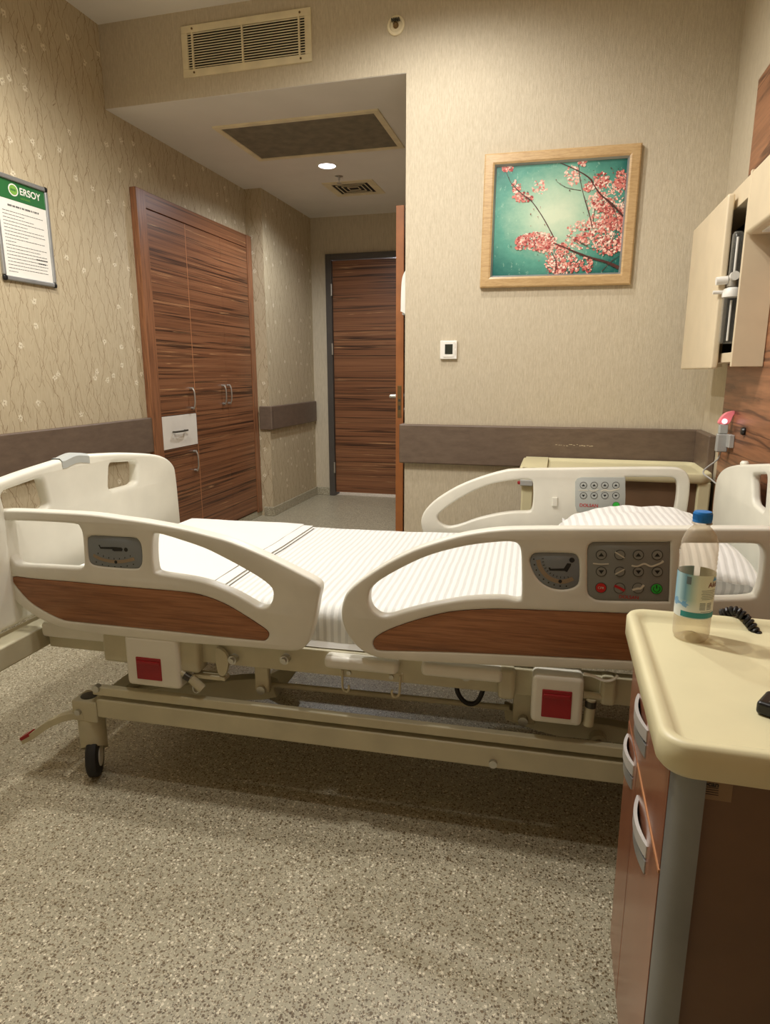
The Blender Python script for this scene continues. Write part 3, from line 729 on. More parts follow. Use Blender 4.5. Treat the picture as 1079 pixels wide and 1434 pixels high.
# ================================================================== FRAMED PICTURE
P0, P1, P2, P3 = (on(x, y, 1, YB-0.012) for x, y in ((679.3, 216.5), (900.5, 201), (882.9, 398.5), (673.3, 404)))
pc = (P0+P1+P2+P3)/4
pw = ((P1-P0).length+(P2-P3).length)/2; ph = ((P3-P0).length+(P2-P1).length)/2
rx = ((P1-P0)+(P2-P3)).normalized(); rz = Vector((0, 1, 0)).cross(rx)*-1
rz = rx.cross(Vector((0, 1, 0)))
if rz.z < 0: rz = -rz
pt = thing('framed_picture', 'maple-framed print of pink blossom branches on teal, hung slightly tilted', 'picture', (pc.x, YB, pc.z))
F = lambda a, b, t: Vector((pc.x, YB-0.002-t, pc.z))+rx*a+rz*b
hw, hh = pw/2, ph/2; fw = 0.046
outer = [(-hw, -hh), (hw, -hh), (hw, hh), (-hw, hh)]; inner = [(-hw+fw, -hh+fw), (hw-fw, -hh+fw), (hw-fw, hh-fw), (-hw+fw, hh-fw)]
fm = MB()
prof = [(0, 0.0), (0, 0.018), (0.12, 0.022), (0.82, 0.024), (1.0, 0.020), (1.0, 0.004)]
for i in range(4):
    j = (i+1) % 4
    ra = [fm.b.verts.new(F(outer[i][0]+(inner[i][0]-outer[i][0])*u, outer[i][1]+(inner[i][1]-outer[i][1])*u, t)) for u, t in prof]
    rb = [fm.b.verts.new(F(outer[j][0]+(inner[j][0]-outer[j][0])*u, outer[j][1]+(inner[j][1]-outer[j][1])*u, t)) for u, t in prof]
    for q in range(len(prof)-1): fm.face([ra[q], rb[q], rb[q+1], ra[q+1]])
fm.build('frame', 'frame_maple', pt, smooth=False)
# inner gilt lip
lipm = MB(); e = 0.008
i2 = [(-hw+fw+e, -hh+fw+e), (hw-fw-e, -hh+fw+e), (hw-fw-e, hh-fw-e), (-hw+fw+e, hh-fw-e)]
for i in range(4):
    j = (i+1) % 4
    a = [lipm.b.verts.new(F(*inner[i], 0.0195)), lipm.b.verts.new(F(*inner[j], 0.0195)), lipm.b.verts.new(F(*i2[j], 0.009)), lipm.b.verts.new(F(*i2[i], 0.009))]
    lipm.face(a)
lipm.build('inner_lip', 'aluminium', pt, smooth=False)
# the printed sheet: sky, branches, blossom (flat, printed)
iw, ih = hw-fw-e+0.002, hh-fw-e+0.002
pm = MB().mat('print_sky')
vs = [pm.b.verts.new(F(a, b, 0.007)) for a, b in ((-iw, -ih), (iw, -ih), (iw, ih), (-iw, ih))]; pm.face(vs)
uvl = pm.b.loops.layers.uv.new('UVMap'); pm.b.faces.ensure_lookup_table()
for lo, uv in zip(pm.b.faces[0].loops, ((0, 0), (1, 0), (1, 1), (0, 1))): lo[uvl].uv = uv
def IP(x, y):   # photo crop coordinates -> print plane (crop 660..920 x 180..420 enlarged 4.15)
    q = on(660+x/4.15, 180+y/4.15, 1, YB-0.009)-pc
    return (max(-iw+0.002, min(iw-0.002, q.dot(rx))), max(-ih+0.002, min(ih-0.002, q.dot(rz))))
layer = [0.0074]
def stroke(pts, w0, w1, mat='bark', jit=1.5):
    pm.mat(mat); pts = smooth_poly([IP(*p) for p in pts], 6, False); N = len(pts); prev = None
    layer[0] += 0.000004
    for i, p in enumerate(pts):
        a, b = pts[max(i-1, 0)], pts[min(i+1, N-1)]
        d = Vector((b[0]-a[0], b[1]-a[1], 0)); d.normalize(); nrm = Vector((-d.y, d.x, 0)); w = (w0+(w1-w0)*i/(N-1))*random.uniform(0.8, 1.2)/2
        cl = lambda v, m: max(-m, min(m, v))
        A = pm.b.verts.new(F(cl(p[0]+nrm.x*w, iw), cl(p[1]+nrm.y*w, ih), layer[0])); B = pm.b.verts.new(F(cl(p[0]-nrm.x*w, iw), cl(p[1]-nrm.y*w, ih), layer[0]))
        if prev: pm.face([prev[0], A, B, prev[1]])
        prev = (A, B)
def petals(cx, cy, rx_, ry_, n, mats, s0=0.003, s1=0.0075):
    for _ in range(n):
        a = random.uniform(0, 2*PI); r = math.sqrt(random.random())
        p = IP(cx+rx_*r*math.cos(a), cy+ry_*r*math.sin(a)); s = random.uniform(s0, s1); th = random.uniform(0, PI); el = random.uniform(0.45, 0.9)
        pm.mat(random.choice(mats)); layer[0] += 0.0000012
        vs = []
        for i in range(7):
            t = 2*PI*i/7; u, v = s*math.cos(t), s*el*math.sin(t)
            vs.append(pm.b.verts.new(F(max(-iw, min(iw, p[0]+u*math.cos(th)-v*math.sin(th))), max(-ih, min(ih, p[1]+u*math.sin(th)+v*math.cos(th))), layer[0])))
        pm.face(vs)
mixp = ['petal_pale', 'petal_pink', 'petal_pink', 'petal_light', 'petal_red']
light = ['petal_pale', 'petal_light', 'petal_pale', 'petal_pink']
deep = ['petal_pink', 'petal_red', 'petal_pale', 'petal_pink']
petals(590, 270, 45, 60, 60, light); petals(400, 340, 45, 40, 42, light)
petals(790, 450, 110, 150, 330, light); petals(690, 620, 150, 90, 230, light); petals(380, 655, 120, 55, 170, light); petals(520, 760, 100, 85, 170, light)
stroke([(205, 250), (235, 320), (290, 375), (350, 420), (420, 520), (485, 640)], 0.002, 0.0045)
stroke([(520, 188), (600, 235), (690, 290), (750, 380), (820, 440), (890, 510)], 0.003, 0.009)
stroke([(625, 185), (632, 280), (655, 390), (690, 510), (705, 575)], 0.002, 0.0035)
stroke([(500, 310), (560, 345), (640, 360)], 0.001, 0.0025); stroke([(705, 570), (715, 500), (720, 440)], 0.003, 0.0015)
stroke([(440, 650), (520, 680), (600, 715), (690, 750), (780, 775), (862, 810)], 0.003, 0.012)
stroke([(560, 620), (620, 660), (680, 680)], 0.0012, 0.0025); stroke([(480, 690), (500, 780), (490, 840)], 0.002, 0.004)
stroke([(820, 640), (850, 580), (890, 520)], 0.001, 0.0025); stroke([(730, 500), (790, 460), (840, 450)], 0.0012, 0.002); stroke([(620, 750), (600, 800), (560, 845)], 0.0012, 0.002)
stroke([(870, 740), (820, 770), (760, 830)], 0.001, 0.003); stroke([(880, 450), (895, 390)], 0.002, 0.001); stroke([(720, 330), (720, 260)], 0.0015, 0.001)
petals(212, 232, 36, 16, 34, mixp); petals(265, 340, 30, 38, 50, mixp); petals(300, 400, 58, 28, 70, deep)
petals(650, 195, 25, 22, 30, mixp); petals(755, 295, 45, 45, 90, mixp); petals(875, 300, 42, 55, 120, deep); petals(690, 340, 40, 30, 50, mixp)
petals(760, 430, 60, 60, 130, mixp); petals(830, 520, 70, 70, 200, deep); petals(740, 600, 80, 60, 180, mixp); petals(640, 640, 40, 28, 60, deep)
petals(380, 650, 110, 42, 220, mixp); petals(285, 670, 28, 40, 50, deep); petals(420, 690, 60, 30, 80, deep); petals(530, 700, 40, 35, 70, deep)
petals(500, 790, 62, 55, 150, mixp); petals(600, 790, 40, 50, 60, mixp); petals(675, 790, 34, 48, 80, deep); petals(790, 690, 70, 50, 120, mixp); petals(870, 640, 24, 70, 60, deep)
for x, y in ((345, 500), (365, 470), (390, 515), (405, 460), (220, 285), (250, 310), (330, 370), (520, 320), (545, 340), (495, 300), (575, 360), (715, 245), (815, 230), (825, 260), (740, 270), (800, 280), (640, 300), (660, 300), (235, 685), (700, 560), (700, 300), (560, 625), (430, 560), (310, 365)):
    petals(x, y, 4, 4, 2, ['bark', 'petal_red'], 0.0016, 0.0028)
layer[0] += 0.00001
stroke([(690, 290), (750, 380), (820, 440), (890, 510)], 0.004, 0.009); stroke([(490, 670), (600, 715), (690, 750), (780, 775), (862, 810)], 0.004, 0.013)
stroke([(655, 390), (690, 510), (705, 575)], 0.003, 0.004); stroke([(770, 400), (830, 470), (850, 560), (820, 650)], 0.003, 0.0015); stroke([(600, 640), (680, 690), (720, 700)], 0.0015, 0.002)
stroke([(470, 720), (495, 780), (488, 842)], 0.003, 0.004); stroke([(235, 320), (290, 375), (350, 420)], 0.003, 0.004); stroke([(680, 740), (690, 800)], 0.0015, 0.001); stroke([(780, 690), (830, 640), (880, 560)], 0.0015, 0.001)
for _ in range(150):
    x, y = random.choice(((790, 460, 100, 130), (690, 630, 140, 70), (390, 655, 110, 45), (520, 770, 90, 70), (870, 320, 40, 60)))[:2]
    petals(x+random.gauss(0, 60), y+random.gauss(0, 45), 3, 3, 1, ['bark', 'petal_red'], 0.0014, 0.0028)
pm.build('print', None, pt, smooth=False)

# ================================================================== THERMOSTAT
t0, t1 = on(617.2, 503, 1, YB), on(641.2, 477, 1, YB)
th = thing('thermostat', 'small white room thermostat with dark display on the ribbed wall', 'thermostat', ((t0.x+t1.x)/2, YB, t0.z))
MB().box((t0.x, YB-0.016, t0.z), (t1.x, YB, t1.z)).build('body', 'white_plastic', th, bevel=0.003)
q0, q1 = on(623.5, 496, 1, YB-0.016), on(634.5, 482, 1, YB-0.016)
MB().box((t0.x+0.016, YB-0.0185, t0.z+0.010), (q1.x+0.006, YB-0.015, t1.z-0.006)).build('bezel', 'white_plastic', th, bevel=0.001)
MB().box((q0.x, YB-0.0195, q0.z), (q1.x, YB-0.017, q1.z)).build('display', 'screen_dark', th, smooth=False)
for zz in (t0.z+0.03, t0.z+0.062):
    MB().box((q1.x+0.009, YB-0.0175, zz-0.012), (t1.x-0.005, YB-0.0155, zz+0.012)).build('key', 'white_lacquer', th, bevel=0.001)

# ================================================================== HEADWALL (right wall)
YP = on(1058, 180, 0, XR-0.018).y
YP = (YP+on(1012, 560, 0, XR-0.018).y)/2
hp = MB(); hp.box((XR-0.018, -0.6, 0.0), (XR-0.001, YP, on(1064, 110, 0, XR-0.018).z))
tag(hp.build('headwall_panel', 'headwall_wood', smooth=False, bevel=0.002), 'wood-grain panel covering the wall at the bed head', 'wall panel')
xb = 0.524
# box: open gas cabinet, near cheek at ybx, running away
cb = on(1024, 513.5, 0, xb); ybx = cb.y; zb0 = cb.z
ce = on(1046.5, 245, 0, xb); zb1 = ce.z
xd = 0.492
d_near = (on(1020.5, 270, 0, xd).y+on(996, 516, 0, xd).y)/2; d_far = (on(971, 320, 0, xd).y+on(954.5, 517, 0, xd).y)/2
dz1, dz0 = on(1020.5, 271, 0, xd).z, on(975, 517, 0, xd).z
gc = thing('gas_outlet_cabinet', 'open cream wall cabinet right of the picture, its front panel slid aside', 'cabinet', (XR, (ybx+d_far)/2, dz0))
xw_ = XR-0.019; yfar = ybx+0.56
MB().box((xb, ybx, zb0), (xw_, ybx+0.016, zb1)).build('side_panel', 'unit_cream', gc, bevel=0.002)
MB().box((xb, yfar-0.016, zb0), (xw_, yfar, zb1)).build('side_panel', 'unit_cream', gc, bevel=0.002)
MB().box((xb, ybx+0.016, zb1-0.075), (xw_, yfar-0.016, zb1-0.01)).build('top_rail', 'unit_cream', gc, bevel=0.002)
MB().box((xb, ybx+0.016, zb0+0.014), (xw_, yfar-0.016, zb0+0.045)).build('bottom_shelf', 'unit_cream', gc, bevel=0.002)
MB().box((xw_-0.006, ybx+0.016, zb0+0.045), (xw_-0.001, yfar-0.016, zb1-0.075)).build('back_panel', 'dark_inside', gc, smooth=False)
fp = plate_mesh(round_corners([(d_near, dz0), (d_far, dz0), (d_far, dz1), (d_near, dz1)], 0.01), [], 0.011, 0.006, lambda a, b, t: Vector((xd+0.011+t, a, b)))
link('front_panel', fp, 'unit_cream', gc)
# duct: bed-head service channel coming towards the viewer
zd_hi = on(1053.5, 240, 0, xb).z; zd_lo = on(1048, 327, 0, xb).z
sd = thing('bed_head_duct', 'long cream service channel on the headwall beside the open gas cabinet', 'service channel', (XR, ybx-0.6, zd_lo))
MB().box((xb-0.002, 0.1, zd_lo), (xw_, ybx-0.002, zd_hi)).build('body', 'unit_cream', sd, bevel=0.012, seg=3)
MB().box((xb+0.03, 0.15, zd_lo-0.004), (xw_-0.03, ybx-0.06, zd_lo+0.003)).build('diffuser', 'white_plastic', sd, bevel=0.002)
# flowmeter with humidifier flask inside the cabinet
yf = ybx+0.125; xf = on(1026, 410, 1, yf).x
z = lambda y: on(1026, y, 0, xf).z
fm_ = thing('oxygen_flowmeter', 'clear oxygen flowmeter and humidifier flask inside the open wall cabinet', 'flowmeter', (xf, yf, zb0+0.10))
MB().lathe([(0.016, 0), (0.017, 0.003), (0.017, z(335)-z(388)), (0.012, z(335)-z(388)+0.008), (0.0, z(335)-z(388)+0.010)], (xf, yf, z(388)), n=24).build('flow_tube', 'flask', fm_)
MB().cyl((xf, yf, z(386)), (xf, yf, z(338)), 0.004, n=10).build('float_column', 'white_plastic', fm_)
MB().cyl((xf, yf, z(402)), (xf, yf, z(387)), 0.020).build('valve_body', 'steel', fm_)
MB().cyl((xf-0.018, yf, z(393)), (xf-0.052, yf, z(394)), 0.013).build('flow_knob', 'white_plastic', fm_)
MB().cyl((xf-0.004, yf-0.018, z(389)), (xf-0.004, yf-0.035, z(389)), 0.014).build('side_knob', 'white_plastic', fm_)
MB().cyl((xf+0.015, yf, z(395)), (xw_-0.004, yf, z(395)), 0.012).build('wall_probe', 'steel', fm_)
MB().lathe([(0.030, 0), (0.031, 0.012), (0.026, 0.026), (0.014, 0.032), (0.012, z(402)-z(416)+0.004)], (xf, yf, z(416))).build('flask_lid', 'white_plastic', fm_)
MB().cyl((xf-0.02, yf, z(409)), (xf-0.058, yf, z(409)), 0.006, n=12).build('outlet_spout', 'white_plastic', fm_)
hF = z(416)-z(480)
MB().lathe([(0.0, 0), (0.020, 0), (0.0255, 0.006), (0.028, hF-0.004), (0.028, hF)], (xf, yf, z(480)), cap=False).build('flask', 'flask', fm_)
MB().cyl((xf, yf, z(476)), (xf, yf, z(420)), 0.0035, n=10).build('dip_tube', 'white_plastic', fm_)

# nurse-call handset and its holder
yn = 2.80; xs = XR-0.018
n = lambda x, y: on(x, y, 0, xs-0.02)
nc_ = n(1016, 612)
nh = thing('call_handset', 'grey nurse-call handset with glowing red top, clipped to the wood headwall', 'call handset', (xs, nc_.y, nc_.z-0.05))
MB().box((xs-0.018, nc_.y-0.055, nc_.z-0.035), (xs, nc_.y-0.005, nc_.z+0.012)).build('holder', 'grey_plastic', nh, bevel=0.003)
MB().box((xs-0.048, nc_.y-0.014, nc_.z-0.055), (xs-0.010, nc_.y+0.016, nc_.z+0.012)).build('body', 'grey_plastic', nh, bevel=0.005)
MB().box((xs-0.044, nc_.y-0.012, nc_.z+0.012), (xs-0.014, nc_.y+0.012, nc_.z+0.048)).build('grip', 'panel_light_grey', nh, bevel=0.004)
lens = smooth_poly([(-0.046, 0.048), (-0.046, 0.062), (-0.030, 0.085), (-0.008, 0.094), (0.004, 0.093), (-0.004, 0.076), (-0.014, 0.05)], 4)
MB().prism(lens, lambda a, b, t: Vector((xs+a, nc_.y+t, nc_.z+b)), -0.012, 0.012).build('call_light', 'call_light', nh, bevel=0.003)
MB().lathe([(0.009, 0), (0.009, 0.003), (0.0, 0.004)], (xs-0.030, nc_.y-0.012, nc_.z+0.058), axis=(0, -1, 0), n=16).build('lamp', 'call_hot', nh)
cpts = [(xs-0.03, nc_.y, nc_.z-0.055), (xs-0.035, nc_.y+0.01, nc_.z-0.085), (xs-0.075, nc_.y+0.03, nc_.z-0.135), (xs-0.05, nc_.y-0.02, nc_.z-0.16), (xs-0.02, nc_.y-0.10, nc_.z-0.20), (xs-0.012, nc_.y-0.2, nc_.z-0.34)]
MB().tube(smooth_poly(cpts, 6, False), 0.003, 8).build('cord', 'grey_plastic', nh)
q = on(1044, 604, 0, xs)
o = MB().lathe([(0.013, 0), (0.014, 0.006), (0.011, 0.012), (0.0, 0.013)], q, axis=(-1, 0, 0), n=24)
tag(o.build('wall_knob', 'black_plastic'), 'small black round knob on the wood headwall by the call handset', 'knob')

# ================================================================== BEDSIDE CABINETS
def tray_top(par, x0, y0, x1, y1, z, skirt=0.055, lip=0.014, r=0.05, name='tray_top', rim=0.02):
    """moulded tray: raised rounded rim, sunken middle, skirt below"""
    m = MB(); n = 8
    rings = []
    for off, zz, rr in ((0.006, z-skirt, r), (0.0, z-skirt+0.008, r), (0.0, z-0.006, r), (0.003, z-0.001, r), (0.007, z, r), (rim*0.7, z-0.001, r*0.9), (rim, z-lip*0.5, r*0.85), (rim*1.35, z-lip, r*0.8), (rim*1.6, z-lip, r*0.8)):
        rings.append([m.b.verts.new((a, b, zz)) for a, b in round_rect(x0+off, y0+off, x1-off, y1-off, max(rr-off*0.5, 0.01), n)])
    N = len(rings[0])
    for A, B in zip(rings, rings[1:]):
        for i in range(N): m.face([A[i], A[(i+1) % N], B[(i+1) % N], B[i]])
    m.face(rings[-1]); m.face(rings[0][::-1])
    return m.build(name, 'tray_cream', par, angle=50)

TX0, TX1, TY0, TY1, TZ = 0.131, 0.600, 0.700, 1.135, 0.75
BX0 = TX0+0.020
bc = thing('bedside_cabinet', 'wood-fronted bedside cabinet whose cream tray top holds the water bottle', 'bedside cabinet', ((TX0+TX1)/2, (TY0+TY1)/2, 0))
tray_top(bc, TX0, TY0, TX1, TY1, TZ, skirt=0.044, r=0.034)
cy0, cy1, cz0, cz1 = TY0+0.016, TY1-0.004, 0.085, TZ-0.035
MB().box((BX0+0.014, cy0+0.014, cz0), (TX1-0.03, cy1-0.004, cz1)).build('body', 'cabinet_brown', bc, bevel=0.002)
pr = [(BX0+0.001, cy0+0.032)]+[(BX0+0.033-0.032*math.cos(t*PI/16), cy0+0.032-0.032*math.sin(t*PI/16)) for t in range(9)]+[(BX0+0.033, cy0+0.016), (BX0+0.018, cy0+0.032)]
MB().prism(pr, lambda a, b, t: Vector((a, b, t)), cz0-0.01, cz1+0.002).build('corner_profile', 'column_shaded', bc)
MB().box((BX0+0.002, cy1-0.008, cz0-0.01), (BX0+0.03, cy1, cz1)).build('edge_profile', 'aluminium', bc, bevel=0.002)
fy0, fy1 = cy0+0.034, cy1-0.009; zs = 0.545; ym = 0.985
def front(name, ya, yb, za, zb_): return MB().box((BX0, ya, za), (BX0+0.016, yb, zb_)).build(name, 'cabinet_wood', bc, bevel=0.001)
def cup(par, y, z, w=0.115):
    """two stacked bowed blades: the grip in front, its lower blade tucked behind"""
    N = 16
    for za, zb_, bow, th_, mt in ((z+0.001, z+0.020, 0.010, 0.0028, 'grip_metal_lit'), (z-0.024, z-0.004, 0.0075, 0.0028, 'aluminium')):
        o_ = [(BX0-0.0015-bow*4*(i/N)*(1-i/N), y-w/2+w*i/N) for i in range(N+1)]
        i_ = [(BX0+0.001-max(0.0, bow*4*(i/N)*(1-i/N)-th_), y-w/2+w*i/N) for i in range(N+1)][::-1]
        MB().prism(o_+i_, lambda a, b, t: Vector((a, b, t)), za, zb_).build('handle', mt, par, angle=50)
    MB().box((BX0-0.003, y-w/2+0.01, z-0.006), (BX0+0.001, y+w/2-0.01, z+0.002)).build('handle_gap_shade', 'dark_metal', par, smooth=False)  # dark strip painting in the shaded gap between the two blades
dr1 = front('drawer', fy0, fy1, zs+0.003, cz1-0.004); cup(dr1, 0.975, 0.620)
dr2 = front('door', ym+0.002, fy1, cz0, zs-0.003); cup(dr2, 1.065, 0.500, 0.10)
dr3 = front('door', fy0, ym-0.002, cz0, zs-0.003); cup(dr3, 0.895, 0.490)
MB().box((BX0-0.001, fy0, zs-0.003), (BX0+0.014, ym-0.003, zs+0.002)).build('edge_strip', 'copper_edge', bc, smooth=False)
MB().box((BX0+0.001, ym, zs-0.0015), (BX0+0.014, fy1, zs+0.001)).build('edge_strip', 'copper_edge', bc, smooth=False)
for cx_, cy_ in ((BX0+0.06, cy0+0.06), (BX0+0.06, cy1-0.05), (TX1-0.08, cy0+0.06), (TX1-0.08, cy1-0.05)):
    c_ = MB().cyl((cx_, cy_-0.012, 0.035), (cx_, cy_+0.012, 0.035), 0.035, n=24).build('caster', 'rubber', bc, bevel=0.004)
    MB().box((cx_-0.016, cy_-0.018, 0.03), (cx_+0.016, cy_+0.018, cz0)).build('fork', 'aluminium', c_, bevel=0.003)
# maker's sticker on the side facing the viewer
ys = cy0+0.0132
s0, s1 = on(969, 1112, 1, ys), on(1013, 1081, 1, ys)
st = MB().box((s0.x-0.004, ys-0.0006, s0.z-0.003), (s1.x+0.012, ys+0.002, s1.z+0.003)).build('sticker', 'sticker', bc, smooth=False)
def st_text(body, size, px, py, name='lettering', bold=0.0, align='LEFT'):
    q = on(px, py, 1, ys-0.0009)
    link(name, text_mesh(body, size, lambda a, b, t: Vector((q.x+a, ys-0.0009, q.z+b)), 0, align, bold), 'symbol_black', st, smooth=False)
st_text('aocan', 0.0085, 981, 1096, bold=0.0003)
tr_ = MB(); q = on(995, 1088, 1, ys-0.0009)
for a, r in ((-0.005, 0.0032), (0, 0.0042), (0.005, 0.0032)): tr_.prism([(q.x+a+r*math.cos(i*PI/5), q.z+0.6*r*math.sin(i*PI/5)+0.0015*(a == 0)) for i in range(10)], lambda u, v, t: Vector((u, ys-0.0009-t, v)), 0, 0.0002)
for i in range(4):
    q = on(988, 1102+i*3.2, 1, ys-0.0009); tr_.box((q.x, ys-0.001, q.z), (q.x+0.014, ys-0.0008, q.z+0.0008))
for i in range(4):
    q = on(972, 1097+i*4, 1, ys-0.0009); tr_.box((q.x, ys-0.001, q.z), (q.x+0.002, ys-0.0008, q.z+0.0014))
tr_.build('printed_mark', 'symbol_black', st, smooth=False)

# far bedside table behind the bed
FX0, FX1, FY0, FY1 = on(727, 656, 2, 0.75).x, 0.615, 2.785, 3.158
fc = thing('bedside_cabinet', 'bedside cabinet behind the bed against the picture wall, only its tray top clear', 'bedside cabinet', ((FX0+FX1)/2, 2.97, 0))
tray_top(fc, FX0, FY0, FX1, FY1, 0.75, skirt=0.042)
MB().box((FX0+0.012, FY0+0.01, 0.7495), (FX0+0.115, FY1-0.012, 0.7525)).build('fixed_leaf', 'tray_cream', fc, bevel=0.0012)
MB().box((FX0+0.05, FY0+0.03, 0.085), (FX1-0.03, FY1-0.012, 0.715)).build('body', 'cabinet_brown', fc, bevel=0.003)
for xx in (FX0+0.012, FX1-0.055):
    MB().box((xx, FY0+0.012, 0.07), (xx+0.050, FY0+0.06, 0.714)).build('corner_post', 'tray_cream', fc, bevel=0.008, seg=3)
q = on(723, 676, 1, FY0); MB().lathe([(0.0, -0.008), (0.008, -0.006), (0.010, 0), (0.008, 0.006), (0.0, 0.008)], (FX0+0.004, FY0+0.005, q.z), n=16).build('release_knob', 'red_plastic', fc)
MB().box((FX0+0.006, FY0-0.006, q.z-0.012), (FX0+0.06, FY0+0.016, q.z+0.014)).build('clamp', 'grey_plastic', fc, bevel=0.004)
for cx_ in (FX0+0.09, FX1-0.08):
    for cy_ in (FY0+0.06, FY1-0.06):
        c_ = MB().cyl((cx_, cy_-0.012, 0.035), (cx_, cy_+0.012, 0.035), 0.035, n=20).build('caster', 'rubber', fc, bevel=0.004)
        MB().box((cx_-0.016, cy_-0.018, 0.03), (cx_+0.016, cy_+0.018, 0.09)).build('fork', 'aluminium', c_, bevel=0.003)

# ------------------------------------------------------------------ things on the near tray
ZT = TZ-0.014
bq = on(967, 892, 2, ZT); BX, BY = bq.x, bq.y
# bottle height from the cap line
hB = 0.236*0.86
wb = thing('water_bottle', 'clear plastic water bottle with blue cap and blue label on the tray', 'bottle', (BX, BY, ZT))
S = hB/0.236
prof = [(0.0, 0.012), (0.012, 0.008), (0.022, 0.002), (0.027, 0.0), (0.0305, 0.006), (0.0315, 0.014), (0.0315, 0.040)]
body = prof[:]
for i in range(8): body += [(0.0315, 0.040+i*0.0105), (0.0308, 0.045+i*0.0105)]
body += [(0.0312, 0.128)]
for i in range(5): body += [(0.0318, 0.130+i*0.008), (0.0309, 0.134+i*0.008)]
body += [(0.0315, 0.170), (0.0300, 0.184), (0.0255, 0.197), (0.0185, 0.207), (0.0140, 0.211), (0.0135, 0.215), (0.0170, 0.216), (0.0170, 0.218), (0.0128, 0.219), (0.0126, 0.226)]
MB().lathe([(r*S, h_*S) for r, h_ in body], (BX, BY, ZT), n=48, cap=False).build('body', 'bottle', wb, angle=80)
cp = MB(); N = 60; r0, r1 = 0.0158*S, 0.0152*S
prof = [(0.0148, 0.2195), (0.0160, 0.2195), (0.0160, 0.2225), (0.0158, 0.223), (0.0155, 0.2355), (0.0142, 0.238), (0.0, 0.2385)]
cp.lathe([(r*S, h_*S) for r, h_ in prof], (BX, BY, ZT), n=N)
for i in range(40):
    a = 2*PI*i/40; d = Vector((math.cos(a), math.sin(a), 0)); p_ = Vector((BX, BY, ZT))+d*0.0156*S
    cp.cyl(p_+Vector((0, 0, 0.224*S)), p_+Vector((0, 0, 0.2345*S)), 0.0006, n=5)
cp.build('cap', 'cap_blue', wb)
# wrapped label
lb0, lb1 = 0.046*S, 0.128*S; rl = 0.0322*S
view = math.atan2(-BY, -BX)
def cyl_pt(u, h_, r=rl):   # u: arc position across the visible side, -1 (left) .. 1 (right)
    a = view - u*PI/2*-1
    return Vector((BX+r*math.cos(a), BY+r*math.sin(a), ZT+h_))
lm = MB(); NU, NV = 64, 6; uv = lm.b.loops.layers.uv.new('UVMap')
grid = [[lm.b.verts.new(cyl_pt(-1.9+3.8*i/NU, lb0+(lb1-lb0)*j/NV)) for j in range(NV+1)] for i in range(NU+1)]
for i in range(NU):
    for j in range(NV):
        f = lm.face([grid[i][j], grid[i+1][j], grid[i+1][j+1], grid[i][j+1]])
        for lo, (a, b) in zip(f.loops, ((i, j), (i+1, j), (i+1, j+1), (i, j+1))): lo[uv].uv = ((-1.9+3.8*a/NU+1)/2, b/NV)
lbl = lm.build('label', 'bottle_label', wb)
def on_label(u0, h0): return lambda a, b, t: cyl_pt(u0+a/(rl*PI/2), h0+b, rl+0.0003+t)
def lab_rect(m, ua, ub, ha, hb_):
    n_ = max(2, int((ub-ua)*16))
    for i in range(n_):
        u0_, u1_ = ua+(ub-ua)*i/n_, ua+(ub-ua)*(i+1)/n_
        m.face([m.b.verts.new(cyl_pt(u_, h_, rl+0.0003)) for u_, h_ in ((u0_, ha), (u1_, ha), (u1_, hb_), (u0_, hb_))])
tm = MB(); lab_rect(tm, -0.42, 0.95, lb0+0.002, lb0+0.011); tm.build('label_band', 'label_teal', lbl, smooth=False)
link('lettering', text_mesh('Akdağ', 0.0115, on_label(0.44, 0.1105*S), 0, 'LEFT', 0.0002), 'label_brown', lbl, smooth=False)
mo = MB()
for a, w, h_ in ((0.72, 0.10, 0.008), (0.84, 0.08, 0.006)):
    mo.face([mo.b.verts.new(cyl_pt(u_, z_, rl+0.0003)) for u_, z_ in ((a-w, 0.117*S), (a, 0.117*S+h_), (a+w, 0.117*S))])
mo.build('mountain_mark', 'label_blue', lbl, smooth=False)
tl = MB()
for i in range(6): lab_rect(tl, 0.22+0.03*(i % 2), 0.85-0.05*(i % 3), (0.100-i*0.0032)*S, (0.1008-i*0.0032)*S)
for i in range(5): lab_rect(tl, 0.20, 0.40, (0.076-i*0.0028)*S, (0.0772-i*0.0028)*S); lab_rect(tl, 0.46, 0.66, (0.076-i*0.0028)*S, (0.0772-i*0.0028)*S)
for i in range(2): lab_rect(tl, 0.25, 0.75, (0.0605-i*0.003)*S, (0.0613-i*0.003)*S)
lab_rect(tl, -0.30, -0.14, 0.110*S, 0.124*S)
tl.build('small_print', 'label_ink', lbl, smooth=False)

# remote control
ra, rb_, rc_ = on(1053, 1003, 2, ZT), on(1060, 972, 2, ZT+0.016), on(1079, 978, 2, ZT+0.016)
rd = (rc_-rb_); rd.z = 0; rd.normalize(); rn = Vector((-rd.y, rd.x, 0)); rot = math.atan2(rd.y, rd.x)
pr0 = on(1057, 1000, 2, ZT)
rm = thing('remote_control', 'black remote control lying on the cream tray near the bottle', 'remote control', (pr0.x, pr0.y, ZT), rot)
MB().box((0, 0, 0.0005), (0.155, 0.044, 0.018)).build('body', 'black_plastic', rm, local=True, bevel=0.005, seg=3)
for i in range(7):
    for j in range(3):
        MB().box((0.012+i*0.019, 0.006+j*0.012, 0.017), (0.022+i*0.019, 0.014+j*0.012, 0.0195)).build('button', 'white_plastic' if (i == 0 and j == 1) else 'dark_metal', rm, local=True, bevel=0.002)
